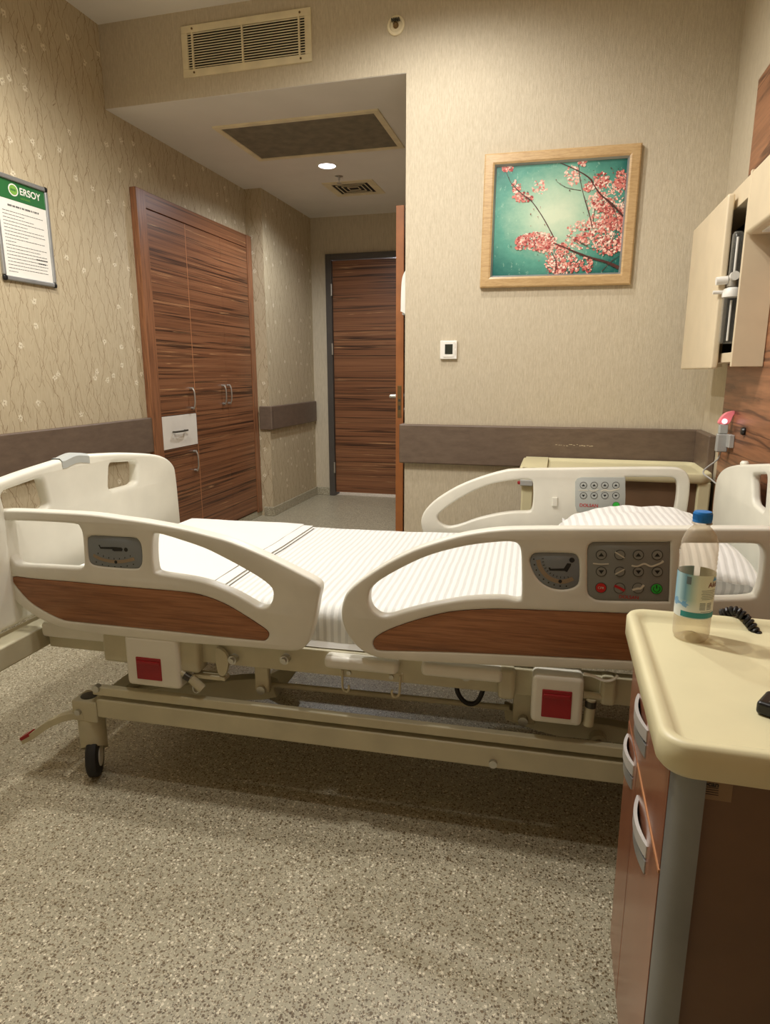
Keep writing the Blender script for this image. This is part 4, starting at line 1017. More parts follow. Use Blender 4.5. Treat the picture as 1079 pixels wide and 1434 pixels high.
# coiled black cord hanging over the tray's far rim
ca, cb2 = on(1018, 858, 1, TY1+0.005), on(1063, 893, 1, TY1-0.035)
cc = MB(); pts = []; nt = 13
axis = [Vector(ca)+Vector((-0.005, 0.004, -0.004)), Vector(on(1032, 856, 1, TY1-0.004)), Vector(on(1050, 872, 1, TY1-0.02)), Vector(cb2)]
ax_s = smooth_poly([tuple(p_) for p_ in axis], 40, False)
for i, p_ in enumerate(ax_s):
    d = Vector(ax_s[min(i+1, len(ax_s)-1)])-Vector(ax_s[max(i-1, 0)]); d.normalize(); a = d.orthogonal().normalized(); b = d.cross(a); t = 2*PI*nt*i/(len(ax_s)-1)
    pts.append(Vector(p_)+(a*math.cos(t)+b*math.sin(t))*0.0058)
cc.tube(pts, 0.0031, 8)
tail = [Vector(cb2), Vector(cb2)+Vector((0.025, -0.004, -0.003)), Vector(cb2)+Vector((0.07, -0.006, -0.006)), Vector((TX1-0.08, cb2[1]-0.008, ZT+0.0035))]
cc.tube(smooth_poly([tuple(p_) for p_ in tail], 8, False), 0.0026, 8)
tag(cc.build('coiled_cord', 'coil'), 'black coiled cord draped over the far rim of the near tray', 'cord')

# ================================================================== HOSPITAL BED
bed = thing('hospital_bed', 'white electric hospital bed with wood-inlaid side rails on wheels', 'hospital bed', BO, BTH)
V = Vector
def B(mb, name, mat, par=bed, **kw): return mb.build(name, mat, par, local=True, **kw)

# --- side rails, outlines measured in the photograph and laid on the rails' own plane
YO = -0.02; HT = 0.018        # outer face, half thickness
def tr(pts, v=YO): return [bl(x, y, v) for x, y in pts]
def rail_f(v0): return lambda a, b, t: V((a, v0+t, b))
foot_outer = [(-14, 722), (-6, 715), (30, 715), (62, 716.5), (125, 720), (170, 726), (200, 730), (250, 739), (287, 748), (325, 759), (375, 780), (425, 805), (443, 815), (449, 824), (446, 840), (441, 868), (434, 896), (425, 908), (412, 912), (390, 911), (330, 906), (270, 902), (210, 896), (150, 890), (95, 882), (72, 875), (50, 864), (30, 850), (14, 834), (1, 808), (-10, 780), (-17, 745)]
foot_A = [(4, 731), (12, 729.5), (60, 731), (103, 734), (111, 739), (115, 752), (117, 788), (114, 795), (106, 796.5), (60, 794), (27, 792), (17, 785), (8, 766), (2, 742)]
foot_B = [(214, 752), (220, 747.5), (250, 756), (285, 768), (312, 781), (340, 796), (365, 811), (380, 824), (382, 836), (378, 847), (370, 851.5), (360, 850), (348, 843), (330, 833), (312, 825), (287, 816), (262, 810.5), (232, 806), (219, 803), (215, 797), (213, 775)]
foot_gauge = [(122, 757), (125, 752), (132, 750.5), (160, 752), (186, 753.5), (193, 757), (197, 766), (198, 786), (195, 794), (188, 796.5), (160, 795), (136, 792.5), (127, 789), (123.5, 780)]
foot_wood = [(16, 809), (40, 810.5), (62, 812.5), (106, 816), (150, 820.5), (210, 825.5), (250, 829), (280, 833.5), (312, 845), (337, 859), (362, 875), (374, 884), (376, 890), (372, 896), (362, 896.5), (310, 891.5), (250, 885), (200, 880), (150, 875), (100, 870), (86, 867), (70, 860), (45, 845), (28, 828)]
head_outer = [(478, 855), (481, 840), (488, 827), (508, 810), (544, 787), (580, 769.5), (616, 757.5), (653, 748), (700, 741.5), (760, 740), (850, 740), (950, 740), (1060, 740), (1083, 741), (1096, 748), (1102, 762), (1100, 800), (1094, 850), (1086, 905), (1076, 938), (1060, 948), (980, 946), (878, 940), (800, 937), (717, 934), (620, 929), (550, 924.5), (520, 919), (499, 905), (485, 886), (479, 869)]
head_D = [(516.5, 836), (520, 825), (534, 812), (568, 793), (604, 777.5), (653, 765), (700, 759.5), (718, 759.5), (726, 763), (730, 773), (731, 800), (731, 836), (727, 841), (719, 841), (700, 838), (653, 840), (604, 848.5), (568, 857), (546, 863.5), (532, 863), (521.5, 855.5), (517, 846)]
head_gauge = [(743, 787), (746, 778), (754, 775), (780, 775), (802, 776), (809, 780), (811.5, 790), (811, 814), (806, 821.5), (797, 825), (786, 826), (772, 823.5), (758, 815.5), (748, 802)]
head_panel = [(824, 769), (829, 761.5), (838, 760), (880, 760), (934, 760), (939, 762), (938.5, 800), (937, 839), (932, 842.5), (890, 842), (842, 841), (830, 837), (824, 829), (823.5, 800)]
head_G = [(954, 761.5), (1000, 761.5), (1055, 762), (1066, 766), (1071, 775), (1070.5, 790), (1067, 815), (1062, 830), (1052, 838), (1000, 840), (956, 840), (952.5, 837), (953, 800), (953.5, 765)]
head_wood = [(523, 901), (527, 893), (544, 883), (580, 870), (628, 858), (677, 854), (720, 854), (800, 857), (880, 860), (980, 864), (1045, 867), (1056, 872), (1057, 890), (1050, 918), (1042, 927), (1030, 930), (960, 928), (880, 925), (800, 921), (720, 917), (628, 913), (560, 911.5), (532, 910.5), (525, 907)]
def rail(name, outer, holes, v, label=None):
    me = plate_mesh(smooth_poly(outer, 3), [smooth_poly(h_, 3) for h_ in holes], HT, 0.0065, rail_f(v+HT))
    o = link(name, me, 'bed_plastic', bed, local=True, angle=60)
    return o
RF = rail('side_rail', tr(foot_outer), [tr(foot_A), tr(foot_B), tr(foot_gauge), tr(foot_wood)], YO)
RH = rail('side_rail', tr(head_outer), [tr(head_D), tr(head_gauge), tr(head_panel), tr(head_G), tr(head_wood)], YO)
def inlay(pts, name, mat, par, depth=0.004, v=YO, thick=0.012):
    me = plate_mesh(smooth_poly(tr(pts, v), 3), [], thick/2, 0.0006, lambda a, b, t: V((a, v+depth+thick/2+t, b)), 1)
    return link(name, me, mat, par, local=True, angle=60)
inlay(foot_wood, 'wood_inlay', 'rail_wood', RF, 0.001); inlay(head_wood, 'wood_inlay', 'rail_wood', RH, 0.001)
inlay(foot_gauge, 'angle_gauge', 'gauge_grey', RF, 0.003); inlay(head_gauge, 'angle_gauge', 'gauge_grey', RH, 0.003)
inlay(head_panel, 'control_panel', 'panel_grey', RH, 0.003)
# backs of gauge/panel cavities
# gauge pictograms (flat, printed / moulded)
gv = YO+0.003
def gp(m, pts, smoothk=0, v=gv, t=0.0006):
    q = tr(pts, v)
    if smoothk: q = smooth_poly(q, smoothk)
    m.prism(q, lambda a, b, t_: V((a, v-t_, b)), -0.0002, t)
def gstroke(m, pts, w, v=gv, t=0.0006, k=5):
    q = tr(pts, v); q = smooth_poly(q, k, False) if k else q
    L_, R_ = [], []
    for i, p in enumerate(q):
        a, b = q[max(i-1, 0)], q[min(i+1, len(q)-1)]; d = V((b[0]-a[0], b[1]-a[1])); d.normalize()
        L_.append((p[0]-d.y*w/2, p[1]+d.x*w/2)); R_.append((p[0]+d.y*w/2, p[1]-d.x*w/2))
    m.prism(L_+R_[::-1], lambda a, b, t_: V((a, v-t_, b)), -0.0002, t)
def gdisc(m, x, y, r, v=gv, t=0.0006, n=20):
    c = bl(x, y, v); m.prism([(c[0]+r*math.cos(2*PI*i/n), c[1]+r*math.sin(2*PI*i/n)) for i in range(n)], lambda a, b, t_: V((a, v-t_, b)), -0.0002, t)
PXM = 0.00168    # metres per photo pixel near the rail plane
g = MB(); gdisc(g, 176.5, 769.8, 3.3*PXM); gp(g, [(138, 763), (139.5, 763), (141, 766), (158, 766), (170, 766.8), (172, 769), (171, 771.8), (160, 771.8), (157, 770), (158, 769), (141, 768.5)])
for i in range(7):
    u = i/6; x = 137.5+45*u; y = 777+7.5*(1-(2*u-1)**2)*0.75+u*3.5-1.0
    g.bar(V((bl(x, y, gv)[0], gv-0.0003, bl(x, y, gv)[1])), V((bl(x, y-2.0, gv)[0], gv-0.0003, bl(x, y-2.0, gv)[1])), 0.0012, 0.0012, (0, 1, 0))
for i in range(7):
    u = i/6; x = 135+52*u; y = 787+5*(1-(2*u-1)**2)+u*3.2
    gdisc(g, x, y, 0.0016)
gdisc(g, 162.5, 787, 0.0042, t=0.0012)
B(g, 'gauge_marks', 'symbol_black', RF, smooth=False)
g = MB(); gstroke(g, [(131, 777.5), (140, 782), (150, 785), (162, 786.5), (175, 785.8), (188.5, 782.5)], 0.0085); B(g, 'gauge_groove', 'gauge_groove', RF, smooth=False)
g = MB(); gdisc(g, 801.5, 784.3, 3.4*PXM); gp(g, [(768.5, 795), (770.5, 794.5), (772, 796.5), (790, 796), (795, 788.5), (800.5, 789.5), (800, 792), (794.5, 801), (791, 799.5), (770, 799)])
for i in range(11):
    u = i/10; a = math.radians(178+u*104); x, y = 790+31*math.cos(a), 783+27*-math.sin(a)
    x2, y2 = 790+28*math.cos(a), 783-24.5*math.sin(a)
    p_, q_ = bl(x, y, gv), bl(x2, y2, gv); g.bar(V((p_[0], gv-0.0003, p_[1])), V((q_[0], gv-0.0003, q_[1])), 0.0012, 0.0012, (0, 1, 0))
for i in range(9):
    u = i/8; a = math.radians(180+u*95); x, y = 790+42*math.cos(a), 783-38*math.sin(a); gdisc(g, x, y, 0.0016)
gdisc(g, 785, 814, 0.004, t=0.0012); B(g, 'gauge_marks', 'symbol_black', RH, smooth=False)
g = MB(); gstroke(g, [(754, 784), (756, 792), (761, 801), (769, 809), (780, 813.5), (790, 814.5), (800, 811.5), (803, 810)], 0.0095); B(g, 'gauge_groove', 'gauge_groove', RH, smooth=False)
# control panel buttons
pv = gv
def arrow(m, x, y, up, s=4.0, v=pv):
    k_ = -1 if up else 1
    gp(m, [(x-s, y-k_*s*0.55), (x+s, y-k_*s*0.55), (x, y+k_*s*0.75)], 0, v, 0.0016)
rows = [(776.5, 'u/uu'), (800.5, 'd\\dd')]
bxs = (842.5, 868.5, 894.5, 921)
def button(x, y, mat, r=0.0115, par=RH, v=pv):
    m = MB(); c = bl(x, y, v); m.lathe([(r, -0.0005), (r, 0.0008), (r*0.93, 0.0010)], (c[0], v, c[1]), axis=(0, -1, 0), n=28, cap=True)
    o = B(m, 'control_button', 'button_ring', par)
    return c
sym = MB(); symw = MB(); symr = MB(); face = {'button_grey': MB(), 'button_red': MB(), 'button_green': MB()}
for ri, y in enumerate((777, 800.5)):
    for ci, x in enumerate(bxs):
        yy = y+(x-880)*0.004
        button(x, yy, None); gdisc(face['button_grey'], x, yy, 0.0098, pv, 0.0014, 24)
        if ci != 1: arrow(sym, x, yy, ri == 0)
        else: gstroke(symw, [(x-6.5, yy-4 if ri == 0 else yy+3.5), (x+6.5, yy+4 if ri == 0 else yy-3.5)], 0.0028, pv, 0.0018, 0)
for x, y, mt in ((842, 823, 'button_red'), (868, 823.5, 'button_grey'), (894, 823.5, 'button_grey'), (920, 824.5, 'button_green')):
    button(x, y, None, 0.0122); gdisc(face[mt], x, y, 0.0108, pv, 0.0014, 24)
gstroke(symr, [(861, 820), (868, 823), (875, 827)], 0.0058, pv, 0.0019, 0)
gstroke(symw, [(886, 826), (893, 824), (898, 823.5), (902, 819)], 0.0045, pv, 0.0019)
gstroke(symw, [(831, 789), (842, 790), (853, 789.5)], 0.0024, pv, 0.0010); gstroke(symw, [(885, 792), (893, 793), (903, 789.5), (912, 793), (921, 790.5), (929, 787)], 0.0034, pv, 0.0010); gdisc(symw, 928.5, 786.5, 0.0026, pv, 0.0010)
gp(sym, [(919.2, 819), (920.8, 819), (920.8, 824), (919.2, 824)], 0, pv, 0.0018); 
gstroke(sym, [(916.5, 821.5), (915.5, 825.5), (920, 829), (924.5, 825.5), (923.5, 821.5)], 0.0012, pv, 0.0018)
for kx, m in face.items(): B(m, 'button_cap', kx, RH, smooth=False)
B(sym, 'button_symbol', 'symbol_black', RH, smooth=False); B(symw, 'button_symbol', 'symbol_white', RH, smooth=False); B(symr, 'button_symbol', 'logo_red', RH, smooth=False)
def rail_text(body, size, x, y, mat, v, par, t=0.0010, flip=1, bold=0.0):
    c = bl(x, y, v); me = text_mesh(body, size, lambda a, b, t_: V((c[0]+a, v-t*flip, c[1]+b)), 0, 'CENTER', bold); link('lettering', me, mat, par, local=True, smooth=False)
rail_text('DOLSAN', 0.0105, 881, 836.3, 'logo_red', pv, RH, bold=0.00012)
rail_text('CPR', 0.0075, 842, 823.2, 'symbol_white', pv, RH, 0.0018)
# --- far head-end rail (inner face visible)
YFR = 0.955
def mir(pts, dx=0.0): return [(a+dx, b) for a, b in tr(pts)]
far_outer = [bl(x, y, YFR) for x, y in ((590, 735), (591, 724), (597, 713), (612, 699), (640, 682), (672, 669), (705, 659.5), (728, 657), (800, 656), (880, 655), (940, 655), (957, 658), (966, 668), (967, 685), (964, 710), (958, 745), (952, 775), (940, 785), (880, 785), (760, 783), (660, 781), (625, 777), (606, 766), (594, 750))]
far_D = [bl(x, y, YFR) for x, y in ((613, 724), (618, 717), (632, 706), (655, 692), (682, 680), (712, 673.5), (735, 671.5), (744, 673), (747, 679), (747, 700), (745, 713), (740, 716.5), (720, 717), (695, 720.5), (668, 727), (645, 735), (628, 738), (617, 733))]
far_G = [bl(x, y, YFR) for x, y in ((880, 668.5), (910, 668.5), (936, 668.5), (945, 670.5), (949, 677), (949, 695), (945.5, 716), (940, 735), (930, 742), (900, 743), (879, 743), (876.5, 738), (876.5, 700), (877, 671))]
me = plate_mesh(smooth_poly(far_outer, 3), [smooth_poly(far_D, 3), smooth_poly(far_G, 3)], HT, 0.0075, rail_f(YFR+HT))
RR = link('side_rail', me, 'bed_plastic', bed, local=True, angle=60); RR['label'] = 'far side rail'
cpn = [bl(x, y, YFR-0.003) for x, y in ((806, 675), (809, 670), (815, 668.5), (845, 668.5), (876, 668.5), (876.5, 695), (875.5, 719), (845, 719.5), (814, 718.5), (808, 716), (806, 708))]
me = plate_mesh(cpn, [], 0.002, 0.0005, lambda a, b, t: V((a, YFR-0.001+t, b)), 1); link('control_panel', me, 'panel_light_grey', RR, local=True)
v3 = YFR-0.003
sym = MB(); symw = MB(); gcap = MB(); grn = MB()
for ri, y in enumerate((679.5, 694)):
    for x in (817.5, 832.5, 847.5, 863):
        button(x, y, None, 0.0125, RR, v3); gdisc(gcap, x, y, 0.0105, v3, 0.0014, 24); arrow(sym, x, y, ri == 0, 2.5, v3)
button(863.3, 707.5, None, 0.0125, RR, v3); gdisc(grn, 863.3, 707.5, 0.0112, v3, 0.0014, 24)
gstroke(symw, [(811, 686.5), (824, 686.8)], 0.0024, v3, 0.001, 0); gstroke(symw, [(826, 686), (832, 687.5), (839, 685)], 0.003, v3, 0.001); gstroke(symw, [(842, 688), (848, 686), (855, 687.5), (868, 684)], 0.004, v3, 0.001)
B(gcap, 'button_cap', 'panel_light_grey', RR, smooth=False); B(grn, 'button_cap', 'button_green', RR, smooth=False)
B(sym, 'button_symbol', 'symbol_black', RR, smooth=False); B(symw, 'button_symbol', 'symbol_white', RR, smooth=False)
rail_text('DOLSAN', 0.0165, 825, 708, 'logo_red', v3, RR, bold=0.0002)
c0, c1 = bl(773, 709, YFR), bl(782, 696, YFR); B(MB().box((c0[0], YFR-0.006, c0[1]), (c1[0], YFR+0.006, c1[1])), 'finger_latch', 'bed_plastic', RR, bevel=0.004, seg=3)

# --- footboard and headboard
LF = -0.17
ft = [bx_(x, y, LF) for x, y in ((60, 646), (88, 640), (125, 636), (175, 634), (215, 636), (233, 641), (243, 650), (247, 662), (251, 700), (256, 755))]
yc = 0.291
half = [(y, z) for y, z in ft]
# continue symmetrically on the near half
crest = max(z for y, z in half)
right = [(y, z) for y, z in half if y > yc]
left = [(2*yc-y, z) for y, z in right][::-1]
bot = 0.463
outl = left+[(yc, crest+0.003)]+right
outl = [(outl[0][0], bot)]+outl+[(outl[-1][0], bot)]
outl = round_corners(outl[:1], 0, 1) if False else outl
H1 = [bx_(x, y, LF) for x, y in ((154, 648), (190, 646), (193, 650), (192.7, 675), (188, 679), (157, 687), (153, 683))]
H1m = [(2*yc-y, z) for y, z in H1]
def dense(pts):   # crest resampled, bottom kept straight
    return [pts[0]]+smooth_poly(pts[1:-1], 4, False)+[pts[-1]]
FTH = 0.020
me = plate_mesh(dense(outl), [round_corners(H1, 0.02, 4), round_corners(H1m, 0.02, 4)], FTH, 0.012, lambda a, b, t: V((LF-FTH+t, a, b)))
FB = link('footboard', me, 'headboard_plastic', bed, local=True, angle=60)
cl = [bx_(x, y, LF) for x, y in ((86, 641), (124, 633))]
zc1, zc2 = cl[0][1], cl[1][1]
def crest_z(y):
    pts = dense(outl); best = min(pts[1:-1], key=lambda p_: abs(p_[0]-y)); return best[1]
m = MB(); N = 8; rows_ = []
for i in range(N+1):
    y = cl[0][0]+(cl[1][0]-cl[0][0])*i/N; zt_ = crest_z(y)
    rows_.append([m.b.verts.new(p_) for p_ in ((LF+0.0015, y, zt_-0.028), (LF+0.0015, y, zt_-0.006), (LF-0.006, y, zt_+0.0018), (LF-2*FTH+0.006, y, zt_+0.0018), (LF-2*FTH-0.0015, y, zt_-0.01))])
for A, C_ in zip(rows_, rows_[1:]):
    for j in range(4): m.face([A[j], C_[j], C_[j+1], A[j+1]])
B(m, 'bed_label_clip', 'panel_light_grey', FB)

LH = 1.835
hb = [bx_(x, y, LH) for x, y in ((996, 745), (998, 715), (1001, 685), (1005, 667), (1014, 656), (1030, 651), (1050, 650), (1079, 649.5))]
ych = 0.43
far_half = [(y, z) for y, z in hb if y > ych]
near_half = [(2*ych-y, z) for y, z in far_half][::-1]
outl2 = far_half+near_half
outl2 = [(outl2[0][0], 0.50)]+outl2+[(outl2[-1][0], 0.50)]
outl2 = outl2[::-1]
hh_ = [bx_(x, y, LH) for x, y in ((1053, 664), (1075, 664), (1071, 718), (1054, 704))]
hm2 = [(2*ych-y, z) for y, z in hh_]
me = plate_mesh([outl2[0]]+smooth_poly(outl2[1:-1], 4, False)+[outl2[-1]], [round_corners(hh_, 0.02, 4), round_corners(hm2, 0.02, 4)], 0.013, 0.009, lambda a, b, t: V((LH+0.013+t, a, b)))
HBd = link('headboard', me, 'headboard_plastic', bed, local=True, angle=60)
yk, zk = bx_(1036, 650, LH)
B(MB().lathe([(0.012, -0.01), (0.013, 0.004), (0.009, 0.010), (0, 0.011)], (LH+0.015, yk, zk), n=16), 'peg', 'headboard_plastic', HBd)

# --- deck and frame under the mattress
ZD = 0.440
B(MB().box((-0.10, 0.050, ZD), (0.80, 0.858, ZD+0.012)), 'mattress_deck', 'bed_metal', bevel=0.003)
hm = Matrix.Translation((0.80, 0, ZD)) @ Matrix.Rotation(-math.radians(2.6), 4, 'Y')
B(MB().box((0.0, 0.050, 0), (0.960, 0.858, 0.012), hm), 'backrest_deck', 'bed_metal', bevel=0.003)
for y in (0.018, 0.86):
    B(MB().box((-0.11, y, 0.386), (1.765, y+0.03, 0.455)), 'frame_beam', 'bed_metal', bevel=0.004)
for x in (0.30, 0.95, 1.55): B(MB().box((x, 0.055, 0.392), (x+0.04, 0.86, 0.430)), 'cross_beam', 'bed_metal', bevel=0.003)
B(MB().box((-0.205, -0.25, 0.382), (-0.125, 0.86, 0.446)), 'foot_end_beam', 'bed_metal', bevel=0.006)
B(MB().box((1.77, -0.02, 0.40), (1.84, 0.90, 0.50)), 'head_end_beam', 'bed_metal', bevel=0.006)
# moulded covers under the rails
def cover(x0, x1, z0_, z1_, y0_=-0.012, y1_=0.05, mat='bed_plastic', bev=0.012, name='deck_cover'):
    return B(MB().box((x0, y0_, z0_), (x1, y1_, z1_)), name, mat, bevel=bev, seg=3)
cover(-0.115, 0.10, 0.424, 0.468, -0.005, 0.06)
a_, b_ = bl(455, 915, 0), bl(558, 938, 0); cover(a_[0], b_[0], 0.418, 0.452)
a_, b_ = bl(590, 926, 0), bl(705, 946, 0); cover(a_[0], b_[0], 0.424, 0.458)
# rail hinge brackets
for (x0, y0_, x1, y1_) in ((147, 892, 181, 925), (250, 900, 278, 940), (697, 935, 723, 978), (840, 938, 866, 987)):
    a_, b_ = bl(x0, y1_, 0.0), bl(x1, y0_, 0.0)
    B(MB().box((a_[0], -0.006, a_[1]), (b_[0], 0.05, 0.458)), 'rail_bracket', 'bed_metal', bevel=0.010, seg=3)
# plastic catch housings with red release
for (x0, y0_, x1, y1_, rx0, ry0, rx1, ry1) in ((181, 895, 250, 957, 193, 923, 225, 950), (743, 938, 820, 1009, 758, 969, 802, 1003)):
    a_, b_ = bl(x0, y1_, -0.012), bl(x1, y0_, -0.012)
    hs = B(MB().box((a_[0], -0.020, a_[1]), (b_[0], 0.055, 0.462)), 'release_housing', 'bed_plastic', bevel=0.012, seg=3)
    c_, d_ = bl(rx0, ry1, -0.02), bl(rx1, ry0, -0.02)
    m = MB(); m.box((c_[0], -0.0225, c_[1]), (d_[0], -0.012, d_[1])); m.box((c_[0]+0.003, -0.026, c_[1]+(d_[1]-c_[1])*0.72), (d_[0]-0.003, -0.018, c_[1]+(d_[1]-c_[1])*0.86))
    B(m, 'release_handle', 'red_plastic', hs, bevel=0.002)
# bolts along the frame
for x, y in ((325, 925), (398, 925), (653, 948)):
    c_ = bl(x, y, 0.0); m = MB(); m.cyl((c_[0], 0.03, c_[1]), (c_[0], 0.0, c_[1]), 0.012, n=16); m.cyl((c_[0], 0.0, c_[1]), (c_[0], -0.006, c_[1]), 0.007, n=8)
    B(m, 'bolt', 'steel')
# strut bracket pieces right of the left housing
a_, b_ = bl(275, 945, 0.02), bl(318, 918, 0.02)
B(MB().box((a_[0], 0.0, a_[1]), (b_[0], 0.03, a_[1]+0.012)), 'catch_plate', 'bed_metal', bevel=0.003)
c_ = bl(308, 928, 0.0)
B(MB().prism(smooth_poly([(c_[0]-0.012, c_[1]+0.038), (c_[0]+0.016, c_[1]+0.03), (c_[0]+0.024, c_[1]), (c_[0]+0.012, c_[1]-0.035), (c_[0]-0.008, c_[1]-0.030)], 4), lambda a, b, t: V((a, t, b)), 0.0, 0.012), 'catch_link', 'bed_metal', bevel=0.002)
m = MB(); p1, p2, p3 = bl(248, 938, -0.005), bl(268, 950, -0.005), bl(284, 965, -0.005)
m.cyl((p1[0], -0.005, p1[1]), (p2[0], -0.005, p2[1]), 0.008); m.cyl((p2[0], -0.005, p2[1]), (p3[0], -0.005, p3[1]), 0.012); B(m, 'gas_strut', 'bed_metal')
m = MB(); m.cyl((p1[0]-0.008, -0.005, p1[1]), (p1[0]+0.012, -0.005, p1[1]-0.003), 0.011); m.cyl((p2[0]-0.018, -0.007, p2[1]+0.008), (p2[0]-0.002, -0.007, p2[1]), 0.010); B(m, 'strut_joint', 'dark_metal')
c_ = bl(275, 968, -0.004); m = MB(); m.tube(smooth_poly([(c_[0]-0.008, -0.004, c_[1]+0.03), (c_[0]-0.008, -0.004, c_[1]+0.002), (c_[0]+0.002, -0.004, c_[1]-0.004), (c_[0]+0.012, -0.004, c_[1]+0.006)], 5, False), 0.002, 8); B(m, 'spring_clip', 'steel')
m = MB(); p1 = bl(828, 985, 0.0); m.cyl((p1[0]-0.018, 0.005, p1[1]+0.018), (p1[0]+0.03, 0.005, p1[1]+0.016), 0.009); m.cyl((p1[0], 0.0, p1[1]+0.012), (p1[0]-0.003, 0.0, p1[1]-0.055), 0.012); B(m, 'gas_strut', 'bed_metal')
m = MB(); m.cyl((p1[0], -0.001, p1[1]+0.008), (p1[0]-0.001, -0.001, p1[1]-0.008), 0.0125); B(m, 'strut_joint', 'dark_metal')
# drainage-bag hook plate
a_, b_ = bl(476, 952, 0.015), bl(565, 942, 0.015)
z_ = bl(520, 945, 0.015)[1]
hk = B(MB().box((a_[0], 0.016, z_-0.014), (b_[0], 0.024, z_+0.012)), 'bag_hook_plate', 'bed_metal', bevel=0.002)
for x, s in ((a_[0]+0.008, 1), (b_[0]-0.008, -1)):
    B(MB().tube(smooth_poly([(x, 0.014, z_+0.006), (x, 0.012, z_-0.03), (x+s*0.003, 0.010, z_-0.046), (x+s*0.013, 0.008, z_-0.050), (x+s*0.019, 0.006, z_-0.040), (x+s*0.018, 0.006, z_-0.030)], 5, False), 0.003, 8), 'hook', 'bed_metal', hk)
for x in (a_[0]+0.025, b_[0]-0.03): B(MB().cyl((x, 0.024, z_), (x, 0.011, z_), 0.006, n=10), 'bolt', 'steel', hk)
# cable loop and white cord
B(MB().tube(smooth_poly([(bl(x, y, 0.06)[0], 0.06, bl(x, y, 0.06)[1]) for x, y in ((640, 950), (641, 968), (649, 981), (660, 986), (670, 981), (677, 965), (678, 950))], 6, False), 0.006, 10), 'power_cable', 'rubber')
B(MB().tube(smooth_poly([(bl(x, y, -0.012)[0], -0.012, bl(x, y, -0.012)[1]) for x, y in ((818, 943), (832, 947), (846, 953), (858, 952), (866, 946))], 6, False), 0.0035, 8), 'white_cord', 'white_plastic')
# lift linkage
def prm(pts, y0_, y1_, name, mat='bed_metal', v=0.12, bev=0.004):
    return B(MB().prism([bl(x, y, v) for x, y in pts], lambda a, b, t: V((a, t, b)), y0_, y1_), name, mat, bevel=bev)
c_ = bl(368, 964, 0.05)
B(MB().box((c_[0]-0.021, 0.045, c_[1]-0.012), (c_[0]+0.021, 0.065, 0.395)), 'pivot_bracket', 'bed_metal', bevel=0.006)
B(MB().cyl((c_[0], 0.066, c_[1]), (c_[0], 0.036, c_[1]), 0.012, n=16), 'pivot_bolt', 'steel')
prm([(392, 972), (372, 976), (300, 978), (180, 985), (150, 990), (165, 968), (250, 955), (330, 948), (362, 946), (386, 954)], 0.10, 0.14, 'lift_arm')
prm([(372, 960), (376, 945), (395, 936), (420, 934), (402, 958), (392, 962)], 0.60, 0.64, 'lift_arm', v=0.60)
c2 = bl(733, 1004, 0.06)
B(MB().box((c2[0]-0.026, 0.05, c2[1]-0.015), (c2[0]+0.03, 0.07, 0.395)), 'pivot_bracket', 'bed_metal', bevel=0.006)
B(MB().cyl((c2[0], 0.07, c2[1]), (c2[0], 0.035, c2[1]), 0.012, n=16), 'pivot_bolt', 'steel')
prm([(708, 1003), (706, 985), (740, 998), (800, 1004), (850, 1010), (905, 1022), (905, 1042), (840, 1032), (780, 1026), (745, 1016)], 0.10, 0.14, 'lift_arm')
q_ = bl(838, 1037, 0.085); B(MB().cyl((q_[0], 0.10, q_[1]), (q_[0], 0.075, q_[1]), 0.02, n=20), 'pivot_disc', 'bed_metal'); B(MB().cyl((q_[0], 0.08, q_[1]), (q_[0], 0.065, q_[1]), 0.010, n=12), 'pivot_bolt', 'steel')
p1, p2 = bl(382, 957, 0.10), bl(714, 990, 0.10)
B(MB().cyl((p1[0], 0.095, p1[1]), (p2[0], 0.095, p2[1]), 0.008, n=12), 'link_rod', 'bed_metal')
p1 = bl(134, 962, 0.0); ze = 0.281
m = MB(); m.box((p1[0]-0.005, -0.010, ze-0.014), (1.62, 0.012, ze+0.012)); B(m, 'linkage_bar', 'bed_metal', bevel=0.004)
c_ = bl(135, 964, -0.01); B(MB().cyl((c_[0], 0.0, c_[1]), (c_[0], -0.016, c_[1]), 0.011, n=12), 'pivot_bolt', 'steel')
# base beams
for y in (-0.012, 0.80): B(MB().box((0.045, y, 0.200), (1.80, y+0.03, 0.256)), 'base_beam', 'bed_metal', bevel=0.005)
for x in (0.03, 1.76): B(MB().box((x, 0.018, 0.205), (x+0.05, 0.80, 0.252)), 'base_cross_beam', 'bed_metal', bevel=0.005)
c_ = bl(691, 1068, -0.012); B(MB().cyl((c_[0], 0.0, c_[1]), (c_[0], -0.022, c_[1]), 0.010, n=14), 'bolt', 'steel')
